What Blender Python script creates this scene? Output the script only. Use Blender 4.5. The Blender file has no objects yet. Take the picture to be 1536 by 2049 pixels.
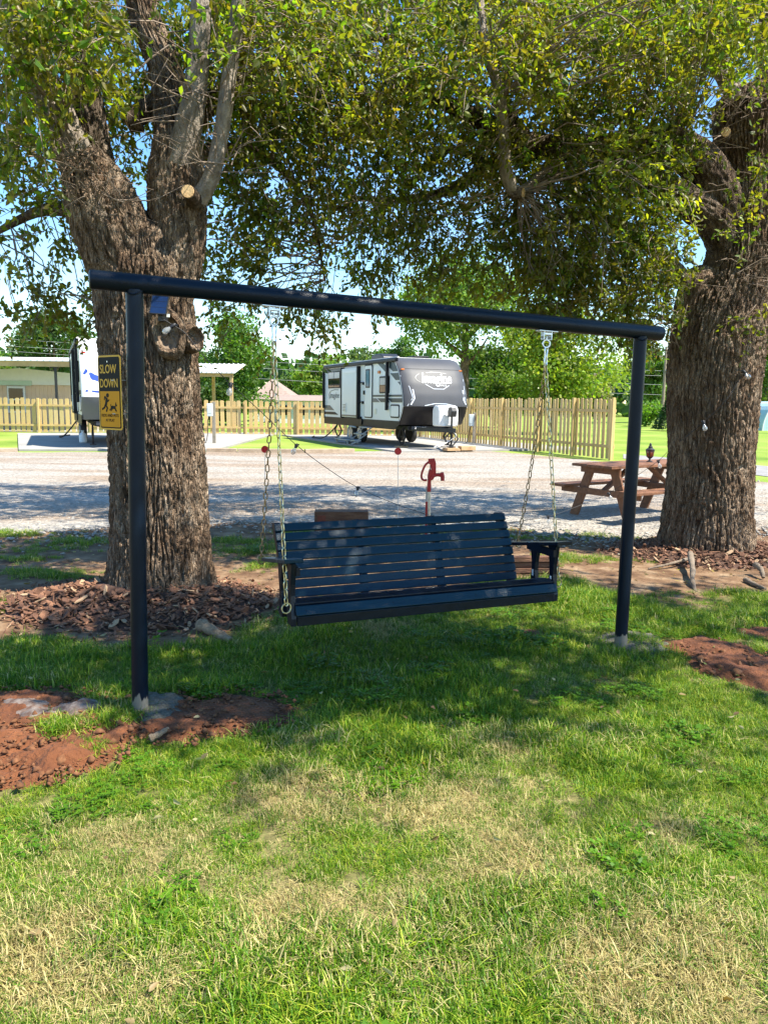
import bpy, math, random
import numpy as np
from mathutils import Vector, Matrix, Euler

rng = np.random.default_rng(11)
random.seed(11)
S = bpy.context.scene
COL = S.collection
PI = math.pi

# ------------------------------------------------------------------ camera
FPX, PITCH, ROLL, CAMH = 1539.0, math.radians(8.1), 0.0122, 1.6
RC = (Matrix.Rotation(PI / 2 - PITCH, 3, 'X') @ Matrix.Rotation(ROLL, 3, 'Z'))
cam = bpy.data.cameras.new('camera')
cam.sensor_fit = 'VERTICAL'; cam.sensor_height = 24.0; cam.lens = FPX / 2049 * 24.0
cam.clip_start = 0.05; cam.clip_end = 3000
camo = bpy.data.objects.new('camera', cam); COL.objects.link(camo)
camo.matrix_world = Matrix.Translation((0, 0, CAMH)) @ RC.to_4x4()
S.camera = camo

# ------------------------------------------------------------------ light
SUN_TO = Vector((0.80, -0.34, 1.30)).normalized()
SUN_EL = math.asin(SUN_TO.z); SUN_AZ = math.atan2(SUN_TO.x, SUN_TO.y)
w = bpy.data.worlds.new('World'); S.world = w; w.use_nodes = True
nt = w.node_tree; nt.nodes.clear()
sky = nt.nodes.new('ShaderNodeTexSky'); sky.sky_type = 'NISHITA'; sky.sun_disc = False
sky.sun_elevation = SUN_EL; sky.sun_rotation = SUN_AZ; sky.air_density = 1.15; sky.dust_density = 0.0; sky.ozone_density = 3.5
tc = nt.nodes.new('ShaderNodeTexCoord'); mp = nt.nodes.new('ShaderNodeMapping'); mp.inputs['Scale'].default_value = (1, 1, 3.0)
no = nt.nodes.new('ShaderNodeTexNoise'); no.inputs['Scale'].default_value = 2.3; no.inputs['Detail'].default_value = 7; no.inputs['Roughness'].default_value = 0.55
rp = nt.nodes.new('ShaderNodeValToRGB'); rp.color_ramp.elements[0].position = 0.52; rp.color_ramp.elements[1].position = 0.75
mx = nt.nodes.new('ShaderNodeMix'); mx.data_type = 'RGBA'; mx.inputs[7].default_value = (5.6, 6.1, 6.7, 1)
ml = nt.nodes.new('ShaderNodeMath'); ml.operation = 'MULTIPLY'; ml.inputs[1].default_value = 0.22
bg = nt.nodes.new('ShaderNodeBackground'); bg.inputs['Strength'].default_value = 0.102
wo = nt.nodes.new('ShaderNodeOutputWorld')
L = nt.links.new
L(tc.outputs['Generated'], mp.inputs['Vector']); L(mp.outputs[0], no.inputs['Vector']); L(no.outputs[0], rp.inputs[0])
L(rp.outputs[0], ml.inputs[0]); L(ml.outputs[0], mx.inputs[0]); hsv = nt.nodes.new('ShaderNodeHueSaturation'); hsv.inputs['Saturation'].default_value = 1.22; L(sky.outputs[0], hsv.inputs['Color']); L(hsv.outputs[0], mx.inputs[6]); L(mx.outputs[2], bg.inputs['Color']); L(bg.outputs[0], wo.inputs[0])
sl = bpy.data.lights.new('sun', 'SUN'); sl.energy = 4.3; sl.angle = math.radians(0.53); sl.color = (1.0, 0.94, 0.81)
so = bpy.data.objects.new('sun', sl); COL.objects.link(so); so.location = (8, -4, 14)
so.rotation_euler = SUN_TO.to_track_quat('Z', 'Y').to_euler()
vs = S.view_settings; vs.view_transform = 'Standard'; vs.look = 'None'; vs.exposure = 1.58; vs.gamma = 1.0; vs.use_curve_mapping = False

# ------------------------------------------------------------------ pixel helpers (photo pixel -> real place)
def D(px, py): return RC @ Vector(((px - 768) / FPX, -(py - 1024.5) / FPX, -1.0))
def P(px, py, d):
    v = D(px, py); return Vector((0, 0, CAMH)) + v * (d / v.y)
def G(px, py, z=0.0):
    v = D(px, py); return Vector((0, 0, CAMH)) + v * ((z - CAMH) / v.z)
def GX(px, d): return P(px, 900, d).x

# ------------------------------------------------------------------ materials
MATS = {}
def M(name, c1, c2=None, scale=6.0, rough=0.6, metal=0.0, bump=0.0, bscale=40.0, stretch=(1, 1, 1), coat=0.0, detail=6, lo=0.35, hi=0.65, rvar=0.0, spec=0.5):
    m = bpy.data.materials.new(name); m.use_nodes = True; MATS[name] = m
    t = m.node_tree; b = t.nodes['Principled BSDF']; ln = t.links.new
    b.inputs['Roughness'].default_value = rough; b.inputs['Metallic'].default_value = metal; b.inputs['Coat Weight'].default_value = coat; b.inputs['Specular IOR Level'].default_value = spec
    b.inputs['Base Color'].default_value = (*c1, 1)
    co = t.nodes.new('ShaderNodeTexCoord'); mpn = t.nodes.new('ShaderNodeMapping'); mpn.inputs['Scale'].default_value = stretch
    ln(co.outputs['Object'], mpn.inputs['Vector'])
    if c2 is not None:
        n = t.nodes.new('ShaderNodeTexNoise'); n.inputs['Scale'].default_value = scale; n.inputs['Detail'].default_value = detail; n.inputs['Roughness'].default_value = 0.62
        r = t.nodes.new('ShaderNodeValToRGB'); r.color_ramp.elements[0].position = lo; r.color_ramp.elements[1].position = hi
        r.color_ramp.elements[0].color = (*c1, 1); r.color_ramp.elements[1].color = (*c2, 1)
        ln(mpn.outputs[0], n.inputs['Vector']); ln(n.outputs[0], r.inputs[0]); ln(r.outputs[0], b.inputs['Base Color'])
        if rvar:
            mr = t.nodes.new('ShaderNodeMapRange'); mr.inputs['To Min'].default_value = rough - rvar; mr.inputs['To Max'].default_value = rough + rvar
            ln(n.outputs[0], mr.inputs['Value']); ln(mr.outputs[0], b.inputs['Roughness'])
    if bump:
        n2 = t.nodes.new('ShaderNodeTexNoise'); n2.inputs['Scale'].default_value = bscale; n2.inputs['Detail'].default_value = 8
        bp = t.nodes.new('ShaderNodeBump'); bp.inputs['Strength'].default_value = min(1.0, bump); bp.inputs['Distance'].default_value = 0.02
        ln(mpn.outputs[0], n2.inputs['Vector']); ln(n2.outputs[0], bp.inputs['Height']); ln(bp.outputs[0], b.inputs['Normal'])
    return m

def M_attr(name, rough=0.5, trans=0.0, tint=(1.5, 1.7, 0.6), spec=0.4):
    """colour comes from the mesh attribute Col (each leaf or blade has its own colour)"""
    m = bpy.data.materials.new(name); m.use_nodes = True; MATS[name] = m
    t = m.node_tree; b = t.nodes['Principled BSDF']; ln = t.links.new; out = t.nodes['Material Output']
    a = t.nodes.new('ShaderNodeAttribute'); a.attribute_name = 'Col'
    b.inputs['Roughness'].default_value = rough; b.inputs['Specular IOR Level'].default_value = spec
    ln(a.outputs['Color'], b.inputs['Base Color'])
    if trans:
        tr = t.nodes.new('ShaderNodeBsdfTranslucent'); mm = t.nodes.new('ShaderNodeMix'); mm.data_type = 'RGBA'; mm.blend_type = 'MULTIPLY'; mm.inputs[0].default_value = 1
        mm.inputs[7].default_value = (*tint, 1); ln(a.outputs['Color'], mm.inputs[6]); ln(mm.outputs[2], tr.inputs['Color'])
        ms = t.nodes.new('ShaderNodeMixShader'); ms.inputs[0].default_value = trans
        ln(b.outputs[0], ms.inputs[1]); ln(tr.outputs[0], ms.inputs[2]); ln(ms.outputs[0], out.inputs['Surface'])
    return m

def glass(name, col=(.9, .9, .9), rough=0.05):
    m = bpy.data.materials.new(name); m.use_nodes = True; MATS[name] = m
    t = m.node_tree; ln = t.links.new; out = t.nodes['Material Output']
    g = t.nodes.new('ShaderNodeBsdfGlossy'); g.inputs['Roughness'].default_value = rough
    tr = t.nodes.new('ShaderNodeBsdfTransparent'); tr.inputs['Color'].default_value = (*col, 1)
    lw = t.nodes.new('ShaderNodeLayerWeight'); lw.inputs['Blend'].default_value = 0.35
    ms = t.nodes.new('ShaderNodeMixShader'); ln(lw.outputs['Facing'], ms.inputs[0]); ln(g.outputs[0], ms.inputs[2])
    df = t.nodes.new('ShaderNodeBsdfDiffuse'); df.inputs['Color'].default_value = (.75, .75, .73, 1); m2 = t.nodes.new('ShaderNodeMixShader'); m2.inputs[0].default_value = .24; ln(tr.outputs[0], m2.inputs[1]); ln(df.outputs[0], m2.inputs[2]); ln(m2.outputs[0], ms.inputs[1]); ln(ms.outputs[0], out.inputs['Surface'])
    return m

M('frame_paint', (0.0016, 0.006, 0.015), (0.010, 0.014, 0.020), 3.5, 0.34, bump=0.16, bscale=160, rvar=0.12, detail=12, lo=.5, hi=.85, spec=0.2)
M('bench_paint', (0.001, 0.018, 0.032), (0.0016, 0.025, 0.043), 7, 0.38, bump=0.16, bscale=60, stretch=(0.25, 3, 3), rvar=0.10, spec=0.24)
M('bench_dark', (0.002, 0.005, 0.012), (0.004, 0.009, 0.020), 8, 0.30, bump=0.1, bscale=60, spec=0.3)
M('screw', (0.012, 0.014, 0.018), rough=0.4, metal=0.6)
M('zinc', (0.72, 0.73, 0.74), (0.55, 0.56, 0.58), 30, 0.32, 1.0)
M('galvanised', (0.34, 0.33, 0.30), (0.50, 0.49, 0.46), 14, 0.5, 0.7)
M('brass_zinc', (0.74, 0.66, 0.40), (0.52, 0.40, 0.22), 22, 0.36, 0.85)
M('rusty_chain', (0.50, 0.36, 0.20), (0.30, 0.18, 0.10), 26, 0.48, 0.75)
M('footing', (0.060, 0.052, 0.036), (0.16, 0.15, 0.118), 24, 0.95, bump=1.0, bscale=90, lo=.3, hi=.7)
M('pale_bark', (0.13, 0.102, 0.078), (0.31, 0.26, 0.21), 16, 0.9, bump=0.9, bscale=60, stretch=(1, 1, 0.6), lo=.3, hi=.7)
M('twig', (0.14, 0.10, 0.075), (0.26, 0.20, 0.15), 8, 0.9)
M('cut_wood', (0.46, 0.27, 0.12), (0.60, 0.42, 0.22), 12, 0.8, bump=0.3, bscale=60)
M('scar_wood', (0.12, 0.082, 0.055), (0.24, 0.175, 0.122), 16, 0.9, bump=0.6, bscale=50)
M('red_dirt', (0.088, 0.025, 0.006), (0.20, 0.070, 0.024), 5, 0.95, bump=1.0, bscale=55, detail=10, lo=.3, hi=.72)
M('red_clod', (0.080, 0.027, 0.008), (0.20, 0.084, 0.034), 30, 0.95)
M('cement_dust', (0.09, 0.045, 0.028), (0.22, 0.18, 0.155), 22, 0.95, bump=0.5, bscale=50)
M('mulch_soil', (0.055, 0.028, 0.018), (0.10, 0.05, 0.032), 14, 0.95, bump=0.9, bscale=40)
M('chip_dark', (0.105, 0.046, 0.025), (0.165, 0.076, 0.042), 12, 0.85, bump=0.4, bscale=80)
M('chip_mid', (0.18, 0.082, 0.044), (0.255, 0.125, 0.070), 12, 0.85, bump=0.4, bscale=80)
M('chip_pale', (0.32, 0.20, 0.115), (0.44, 0.30, 0.18), 12, 0.85, bump=0.4, bscale=80)
M('root_wood', (0.20, 0.13, 0.075), (0.32, 0.23, 0.14), 12, 0.85, bump=0.6, bscale=40, stretch=(3, 3, 3))
M('grey_root', (0.12, 0.088, 0.062), (0.22, 0.17, 0.125), 12, 0.9, bump=0.7, bscale=40)
M('stone_a', (0.23, 0.21, 0.185), (0.38, 0.35, 0.31), 19, 0.9)
M('concrete', (0.25, 0.235, 0.215), (0.32, 0.305, 0.28), 1.2, 0.9, bump=0.2, bscale=30)
M('kerb_timber', (0.30, 0.22, 0.15), (0.42, 0.33, 0.24), 4, 0.9, bump=0.4, bscale=25)
M('asphalt', (0.20, 0.19, 0.185), (0.27, 0.255, 0.245), 2, 0.95)
M('picket_wood', (0.48, 0.325, 0.125), (0.57, 0.41, 0.18), 2.2, 0.8, bump=0.25, bscale=30, stretch=(3, 3, 0.4))
M('picket_wood_grey', (0.46, 0.34, 0.135), (0.57, 0.44, 0.20), 2.2, 0.85, bump=0.25, bscale=30, stretch=(3, 3, 0.4))
M('picket_wood_warm', (0.56, 0.39, 0.15), (0.66, 0.48, 0.20), 2.2, 0.8, bump=0.25, bscale=30, stretch=(3, 3, 0.4))
M('picket_wood_pale', (0.53, 0.38, 0.17), (0.61, 0.46, 0.23), 2.2, 0.8, bump=0.25, bscale=30, stretch=(3, 3, 0.4))
M('cedar', (0.150, 0.060, 0.026), (0.25, 0.110, 0.050), 3.5, 0.72, bump=0.35, bscale=26, stretch=(1, 6, 6))
M('timber_dark', (0.095, 0.038, 0.020), (0.20, 0.10, 0.055), 5, 0.9, bump=0.6, bscale=24, stretch=(1, 5, 5))
M('timber_end', (0.16, 0.040, 0.022), (0.22, 0.065, 0.035), 14, 0.9, bump=0.4, bscale=40)
M('red_paint', (0.40, 0.010, 0.010), (0.50, 0.020, 0.016), 12, 0.42, bump=0.15, bscale=80)
M('red_plastic', (0.62, 0.012, 0.018), rough=0.35)
M('white_rod', (0.62, 0.62, 0.60), rough=0.5)
M('black_plastic', (0.012, 0.012, 0.014), (0.02, 0.02, 0.022), 20, 0.45)
M('black_metal', (0.010, 0.010, 0.012), (0.02, 0.02, 0.023), 12, 0.5, bump=0.1)
M('solar_cell', (0.006, 0.016, 0.060), (0.010, 0.026, 0.085), 6, 0.16)
M('white_plastic', (0.78, 0.78, 0.76), (0.70, 0.70, 0.68), 4, 0.45)
M('rv_white', (0.60, 0.64, 0.67), (0.66, 0.69, 0.71), 0.7, 0.30)
M('rv_cream', (0.62, 0.60, 0.52), (0.68, 0.66, 0.58), 0.8, 0.4)
M('rv_roof', (0.60, 0.58, 0.54), (0.68, 0.66, 0.62), 1.5, 0.6)
M('nose_grey', (0.050, 0.051, 0.058), (0.060, 0.061, 0.068), 0.8, 0.52, spec=0.35)
M('nose_dark', (0.010, 0.009, 0.010), (0.016, 0.014, 0.015), 1.2, 0.36, spec=0.3)
M('nose_white', (0.76, 0.77, 0.79), (0.80, 0.81, 0.82), 0.8, 0.28)
M('swoosh_blue', (0.035, 0.075, 0.36), rough=0.3)
M('trim_black', (0.005, 0.006, 0.009), (0.009, 0.010, 0.013), 3, 0.45, spec=0.25)
M('graphic_teal', (0.018, 0.034, 0.042), (0.024, 0.044, 0.053), 2, 0.35)
M('graphic_grey', (0.10, 0.115, 0.125), rough=0.35)
M('silver', (0.66, 0.68, 0.71), rough=0.30, metal=0.25)
M('letter_white', (0.80, 0.80, 0.80), rough=0.4)
M('swoosh_grey', (0.17, 0.18, 0.20), rough=0.4)
M('letter_grey', (0.14, 0.16, 0.18), rough=0.4)
M('window_dark', (0.008, 0.010, 0.012), rough=0.05)
M('window_blind', (0.42, 0.41, 0.42), (0.5, 0.49, 0.5), 3, 0.25)
M('window_blue', (0.07, 0.17, 0.25), (0.10, 0.22, 0.30), 6, 0.12)
M('amber', (0.50, 0.13, 0.01), rough=0.25)
M('red_lens', (0.50, 0.02, 0.015), rough=0.25)
M('rubber', (0.012, 0.012, 0.012), (0.02, 0.02, 0.02), 9, 0.75)
M('alloy', (0.55, 0.56, 0.58), rough=0.3, metal=0.8)
M('plate_dark', (0.03, 0.035, 0.05), rough=0.4)
M('step_metal', (0.30, 0.32, 0.34), (0.38, 0.40, 0.42), 6, 0.5, 0.4)
M('raw_block', (0.36, 0.22, 0.11), (0.50, 0.33, 0.18), 4, 0.85, bump=0.3, bscale=30)
M('pedestal_grey', (0.46, 0.52, 0.55), (0.53, 0.58, 0.60), 4, 0.5)
M('pedestal_post', (0.19, 0.165, 0.135), (0.26, 0.23, 0.19), 5, 0.85)
M('siding_tan', (0.64, 0.47, 0.33), (0.70, 0.52, 0.37), 1.3, 0.7)
M('trim_mint', (0.42, 0.55, 0.46), (0.50, 0.61, 0.52), 2, 0.7)
M('trim_white', (0.72, 0.73, 0.72), (0.66, 0.67, 0.66), 3, 0.6)
M('roof_metal', (0.74, 0.75, 0.76), (0.80, 0.80, 0.80), 1.5, 0.42, 0.1)
M('pine_lumber', (0.42, 0.27, 0.12), (0.52, 0.35, 0.17), 2.5, 0.8)
M('shingle', (0.23, 0.165, 0.135), (0.31, 0.23, 0.19), 5, 0.95)
M('house_wall', (0.68, 0.68, 0.66), (0.62, 0.62, 0.60), 1, 0.8)
M('shed_blue', (0.36, 0.52, 0.56), (0.44, 0.59, 0.62), 1, 0.5)
M('pole_wood', (0.20, 0.15, 0.11), (0.28, 0.22, 0.17), 3, 0.9)
M('wire', (0.30, 0.31, 0.32), rough=0.6)
M('sign_yellow', (0.58, 0.24, 0.004), (0.62, 0.265, 0.006), 5, 0.5, spec=0.15)
M('sign_edge', (0.66, 0.36, 0.04), (0.70, 0.40, 0.06), 5, 0.5, spec=0.2)
M('sign_black', (0.003, 0.003, 0.004), rough=0.5, spec=0.12)
M('lantern_amber', (0.20, 0.05, 0.02), rough=0.15)  # plain amber colour of the lantern cup, no emission
M('cord_black', (0.010, 0.010, 0.014), rough=0.55)
glass('bulb_glass')
M_attr('leaf', 0.42, 0.56, (1.75, 1.8, 0.40))
M_attr('far_leaf', 0.55, 0.42, (1.5, 1.65, 0.5))

def bark_mat(name, cols, sc=1.0):
    m = bpy.data.materials.new(name); m.use_nodes = True; MATS[name] = m; t = m.node_tree; b = t.nodes['Principled BSDF']; ln = t.links.new; b.inputs['Roughness'].default_value = .95; b.inputs['Specular IOR Level'].default_value = .2
    co = t.nodes.new('ShaderNodeTexCoord'); mp_ = t.nodes.new('ShaderNodeMapping'); mp_.inputs['Scale'].default_value = (1, 1, .16); ln(co.outputs['Object'], mp_.inputs[0])
    def noise(v, s_, d=8):
        n = t.nodes.new('ShaderNodeTexNoise'); n.inputs['Scale'].default_value = s_; n.inputs['Detail'].default_value = d; n.inputs['Roughness'].default_value = .65; ln(v, n.inputs['Vector']); return n.outputs[0]
    def ramp(src, stops):
        r_ = t.nodes.new('ShaderNodeValToRGB'); e = r_.color_ramp.elements
        while len(e) < len(stops): e.new(.5)
        for q, (p, c) in zip(e, stops): q.position = p; q.color = (*c, 1)
        ln(src, r_.inputs[0]); return r_.outputs[0]
    a = ramp(noise(mp_.outputs[0], 26 * sc), [(.32, cols[0]), (.5, cols[1]), (.68, cols[2])]); g = ramp(noise(co.outputs['Object'], 3.2), [(.40, (.62, .56, .52)), (.55, (1, 1, 1)), (.72, (1.28, 1.30, 1.30))])
    x = t.nodes.new('ShaderNodeMix'); x.data_type = 'RGBA'; x.blend_type = 'MULTIPLY'; x.inputs[0].default_value = 1; ln(a, x.inputs[6]); ln(g, x.inputs[7]); ln(x.outputs[2], b.inputs['Base Color'])
    v = t.nodes.new('ShaderNodeTexVoronoi'); v.feature = 'DISTANCE_TO_EDGE'; v.inputs['Scale'].default_value = 62 * sc; w_ = t.nodes.new('ShaderNodeMix'); w_.data_type = 'RGBA'; w_.inputs[0].default_value = .012
    n2 = t.nodes.new('ShaderNodeTexNoise'); n2.inputs['Scale'].default_value = 14; ln(mp_.outputs[0], n2.inputs['Vector']); ln(mp_.outputs[0], w_.inputs[6]); ln(n2.outputs['Color'], w_.inputs[7]); ln(w_.outputs[2], v.inputs['Vector'])
    mr = t.nodes.new('ShaderNodeMapRange'); mr.inputs['From Max'].default_value = .22; ln(v.outputs['Distance'], mr.inputs['Value'])
    ad = t.nodes.new('ShaderNodeMath'); ad.operation = 'MULTIPLY_ADD'; ad.inputs[1].default_value = .7; ln(noise(co.outputs['Object'], 70), ad.inputs[0]); ln(mr.outputs[0], ad.inputs[2])
    bp = t.nodes.new('ShaderNodeBump'); bp.inputs['Strength'].default_value = 1.0; bp.inputs['Distance'].default_value = .022; ln(ad.outputs[0], bp.inputs['Height']); ln(bp.outputs[0], b.inputs['Normal'])
bark_mat('bark_dark', [(.110, .070, .044), (.265, .188, .128), (.45, .350, .258)])
bark_mat('bark_warm', [(.122, .077, .050), (.28, .197, .135), (.45, .352, .262)])
bark_mat('limb_bark', [(.065, .045, .031), (.15, .110, .080), (.29, .23, .175)])

# post paint: dark paint that stops above bare galvanised steel at the foot, with cement splash
def post_paint():
    m = bpy.data.materials.new('post_paint'); m.use_nodes = True; MATS['post_paint'] = m
    t = m.node_tree; b = t.nodes['Principled BSDF']; ln = t.links.new
    co = t.nodes.new('ShaderNodeTexCoord'); sp = t.nodes.new('ShaderNodeSeparateXYZ'); ln(co.outputs['Object'], sp.inputs[0])
    mpn = t.nodes.new('ShaderNodeMapping'); mpn.inputs['Scale'].default_value = (1, 1, 0.18); ln(co.outputs['Object'], mpn.inputs[0])
    n = t.nodes.new('ShaderNodeTexNoise'); n.inputs['Scale'].default_value = 38; n.inputs['Detail'].default_value = 5; ln(mpn.outputs[0], n.inputs['Vector'])
    ma = t.nodes.new('ShaderNodeMath'); ma.operation = 'MULTIPLY_ADD'; ma.inputs[1].default_value = -0.16; ln(n.outputs[0], ma.inputs[0]); ln(sp.outputs[2], ma.inputs[2])
    r = t.nodes.new('ShaderNodeValToRGB'); r.color_ramp.elements[0].position = 0.020; r.color_ramp.elements[1].position = 0.028
    r.color_ramp.elements[0].color = (0.17, 0.155, 0.13, 1); r.color_ramp.elements[1].color = (0.0018, 0.0065, 0.016, 1)
    ln(ma.outputs[0], r.inputs[0]); ln(r.outputs[0], b.inputs['Base Color'])
    n2 = t.nodes.new('ShaderNodeTexNoise'); n2.inputs['Scale'].default_value = 120; ln(co.outputs['Object'], n2.inputs['Vector'])
    bp = t.nodes.new('ShaderNodeBump'); bp.inputs['Strength'].default_value = 0.15; bp.inputs['Distance'].default_value = 0.01; ln(n2.outputs[0], bp.inputs['Height']); ln(bp.outputs[0], b.inputs['Normal'])
    b.inputs['Roughness'].default_value = 0.36; b.inputs['Specular IOR Level'].default_value = 0.2
post_paint()

# ------------------------------------------------------------------ builders
def wmat(o):
    m = o.matrix_basis.copy()
    while o.parent is not None:
        o = o.parent; m = o.matrix_basis @ m
    return m

class MB:
    def __init__(s): s.v = []; s.f = []
    def add(s, vs_, fs):
        k = len(s.v); s.v += [tuple(v) for v in vs_]; s.f += [tuple(i + k for i in f) for f in fs]; return s
    def box(s, c, d, R=None):
        c = Vector(c); q = []
        for sx in (-.5, .5):
            for sy in (-.5, .5):
                for sz in (-.5, .5):
                    v = Vector((sx * d[0], sy * d[1], sz * d[2])); q.append(c + (R @ v if R is not None else v))
        return s.add(q, [(0, 1, 3, 2), (4, 6, 7, 5), (0, 4, 5, 1), (2, 3, 7, 6), (0, 2, 6, 4), (1, 5, 7, 3)])
    def bar(s, p0, p1, w_, h_, up=(0, 0, 1)):
        p0, p1 = Vector(p0), Vector(p1); a = (p1 - p0); ln_ = a.length; a.normalize(); u = Vector(up)
        sd = a.cross(u)
        if sd.length < 1e-4: sd = a.cross(Vector((1, 0, 0)))
        sd.normalize(); u = sd.cross(a).normalized()
        R = Matrix((a, sd, u)).transposed()
        return s.box((p0 + p1) / 2, (ln_, w_, h_), R)
    def tube(s, pts, r, n=8, caps=True, closed=False):
        pts = [Vector(p) for p in pts]; N = len(pts); rs = [r] * N if np.isscalar(r) else list(r)
        ref = None; rings = []
        for i, p in enumerate(pts):
            a = pts[(i + 1) % N] if (closed or i < N - 1) else pts[i]
            b = pts[i - 1] if (closed or i > 0) else pts[i]
            t = (a - b).normalized()
            if ref is None:
                ref = Vector((0, 0, 1)) if abs(t.z) < .9 else Vector((1, 0, 0))
            nn = (ref - t * ref.dot(t)).normalized(); bb = t.cross(nn); ref = nn
            rings.append([p + (nn * math.cos(2 * PI * k / n) + bb * math.sin(2 * PI * k / n)) * rs[i] for k in range(n)])
        vs_ = [v for q in rings for v in q]; fs = []
        for i in range(N if closed else N - 1):
            j = (i + 1) % N
            for k in range(n):
                k2 = (k + 1) % n; fs.append((i * n + k, i * n + k2, j * n + k2, j * n + k))
        if caps and not closed:
            fs.append(tuple(range(n - 1, -1, -1))); fs.append(tuple((N - 1) * n + k for k in range(n)))
        return s.add(vs_, fs)
    def cyl(s, p0, p1, r, n=12): return s.tube([p0, p1], r, n)
    def lathe(s, prof, n=16, o=(0, 0, 0)):
        vs_ = []; fs = []; m = len(prof)
        for r, z in prof:
            for k in range(n): vs_.append((o[0] + r * math.cos(2 * PI * k / n), o[1] + r * math.sin(2 * PI * k / n), o[2] + z))
        for i in range(m - 1):
            for k in range(n):
                k2 = (k + 1) % n; fs.append((i * n + k, i * n + k2, (i + 1) * n + k2, (i + 1) * n + k))
        fs.append(tuple(range(n - 1, -1, -1))); fs.append(tuple((m - 1) * n + k for k in range(n)))
        return s.add(vs_, fs)
    def prism(s, poly, fn, t0, t1):
        """poly of (a,b), extruded from t0 to t1, fn(a,b,t) gives the point"""
        n = len(poly); vs_ = [fn(a, b, t0) for a, b in poly] + [fn(a, b, t1) for a, b in poly]
        return s.add(vs_, [tuple(range(n))[::-1], tuple(range(n, 2 * n))] + [(i, (i + 1) % n, n + (i + 1) % n, n + i) for i in range(n)])
    def mesh(s, name, smooth=False):
        me = bpy.data.meshes.new(name); me.from_pydata([tuple(v) for v in s.v], [], s.f); me.update()
        import bmesh
        bm = bmesh.new(); bm.from_mesh(me); bmesh.ops.recalc_face_normals(bm, faces=bm.faces); bm.to_mesh(me); bm.free()
        if smooth:
            me.polygons.foreach_set('use_smooth', [True] * len(me.polygons))
            try: me.set_sharp_from_angle(angle=math.radians(42))
            except Exception: pass
        return me
    def build(s, name, mat, parent=None, local=False, smooth=False, bevel=0.0):
        if parent is not None and not local:
            im = wmat(parent).inverted(); s.v = [tuple(im @ Vector(v)) for v in s.v]
        me = s.mesh(name, smooth)
        return link(name, me, mat, parent, bevel)

def link(name, me, mat=None, parent=None, bevel=0.0):
    o = bpy.data.objects.new(name, me); COL.objects.link(o)
    if mat is not None and not me.materials: me.materials.append(MATS[mat])
    if parent is not None: o.parent = parent
    if bevel:
        b = o.modifiers.new('bevel', 'BEVEL'); b.width = bevel; b.segments = 2; b.limit_method = 'ANGLE'
    return o

def tag(o, label, cat, group=None, kind=None):
    o['label'] = label; o['category'] = cat
    if group: o['group'] = group
    if kind: o['kind'] = kind
    return o
def thing(name, label, cat, loc=(0, 0, 0), rz=0.0, group=None):
    o = bpy.data.objects.new(name, None); COL.objects.link(o); o.location = loc; o.rotation_euler = (0, 0, rz); o.empty_display_size = .1
    return tag(o, label, cat, group)
def structure(o, label=None):
    o['kind'] = 'structure'
    if label: o['label'] = label
    return o
def inst(name, me, parent, M4):
    o = bpy.data.objects.new(name, me); COL.objects.link(o); o.parent = parent; o.matrix_basis = M4
    return o

def np_mesh(name, V, F, mat, col=None, smooth=False, parent=None):
    """V (n,3), F (m,k): one k for the whole mesh"""
    me = bpy.data.meshes.new(name); V = np.asarray(V, np.float32); F = np.asarray(F, np.int32); m, k = F.shape
    if parent is not None:
        im = np.array(wmat(parent).inverted()); V = (V @ im[:3, :3].T + im[:3, 3]).astype(np.float32)
    me.vertices.add(len(V)); me.vertices.foreach_set('co', V.ravel())
    me.loops.add(m * k); me.loops.foreach_set('vertex_index', F.ravel())
    me.polygons.add(m); me.polygons.foreach_set('loop_start', np.arange(0, m * k, k, dtype=np.int32))
    try: me.polygons.foreach_set('loop_total', np.full(m, k, np.int32))
    except Exception: pass
    if smooth: me.polygons.foreach_set('use_smooth', np.ones(m, bool))
    me.update(calc_edges=True); me.validate()
    if col is not None:
        a = me.attributes.new('Col', 'FLOAT_COLOR', 'POINT'); a.data.foreach_set('color', np.concatenate([col, np.ones((len(V), 1))], 1).astype(np.float32).ravel())
    return link(name, me, mat, parent)

# ---- noise on arrays
def hash2(i, j, s=0):
    h = (i.astype(np.int64) * 374761393 + j.astype(np.int64) * 668265263 + s * 1274126177) & 0x7fffffff
    h = ((h ^ (h >> 13)) * 1103515245) & 0x7fffffff
    return ((h ^ (h >> 16)) & 0xffff) / 65535.0
def vnoise(x, y, s=0, px=None):
    i = np.floor(x); j = np.floor(y); u = x - i; v = y - j; u = u * u * (3 - 2 * u); v = v * v * (3 - 2 * v)
    wr = (lambda q: np.mod(q, px)) if px else (lambda q: q)
    a = hash2(wr(i), j, s); b = hash2(wr(i + 1), j, s); c = hash2(wr(i), j + 1, s); d = hash2(wr(i + 1), j + 1, s)
    return (a * (1 - u) + b * u) * (1 - v) + (c * (1 - u) + d * u) * v
def fbm(x, y, s=0, o=4):
    r = 0; a = .5
    for k in range(o): r = r + a * vnoise(x * 2 ** k, y * 2 ** k, s + k); a *= .5
    return r / (1 - .5 ** o)
def voro(x, y, s, px):
    """F2-F1 of jittered cells, periodic in x with period px"""
    i = np.floor(x); j = np.floor(y); f1 = np.full(x.shape, 9.); f2 = np.full(x.shape, 9.)
    for a in (-1, 0, 1):
        for b in (-1, 0, 1):
            ci = i + a; cj = j + b; m = np.mod(ci, px)
            dx = ci + .1 + .8 * hash2(m, cj, s) - x; dy = cj + .1 + .8 * hash2(m, cj, s + 7) - y; d = np.sqrt(dx * dx + dy * dy)
            n1 = np.minimum(f1, d); f2 = np.minimum(f2, np.maximum(f1, d)); f1 = n1
    return f2 - f1
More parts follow.
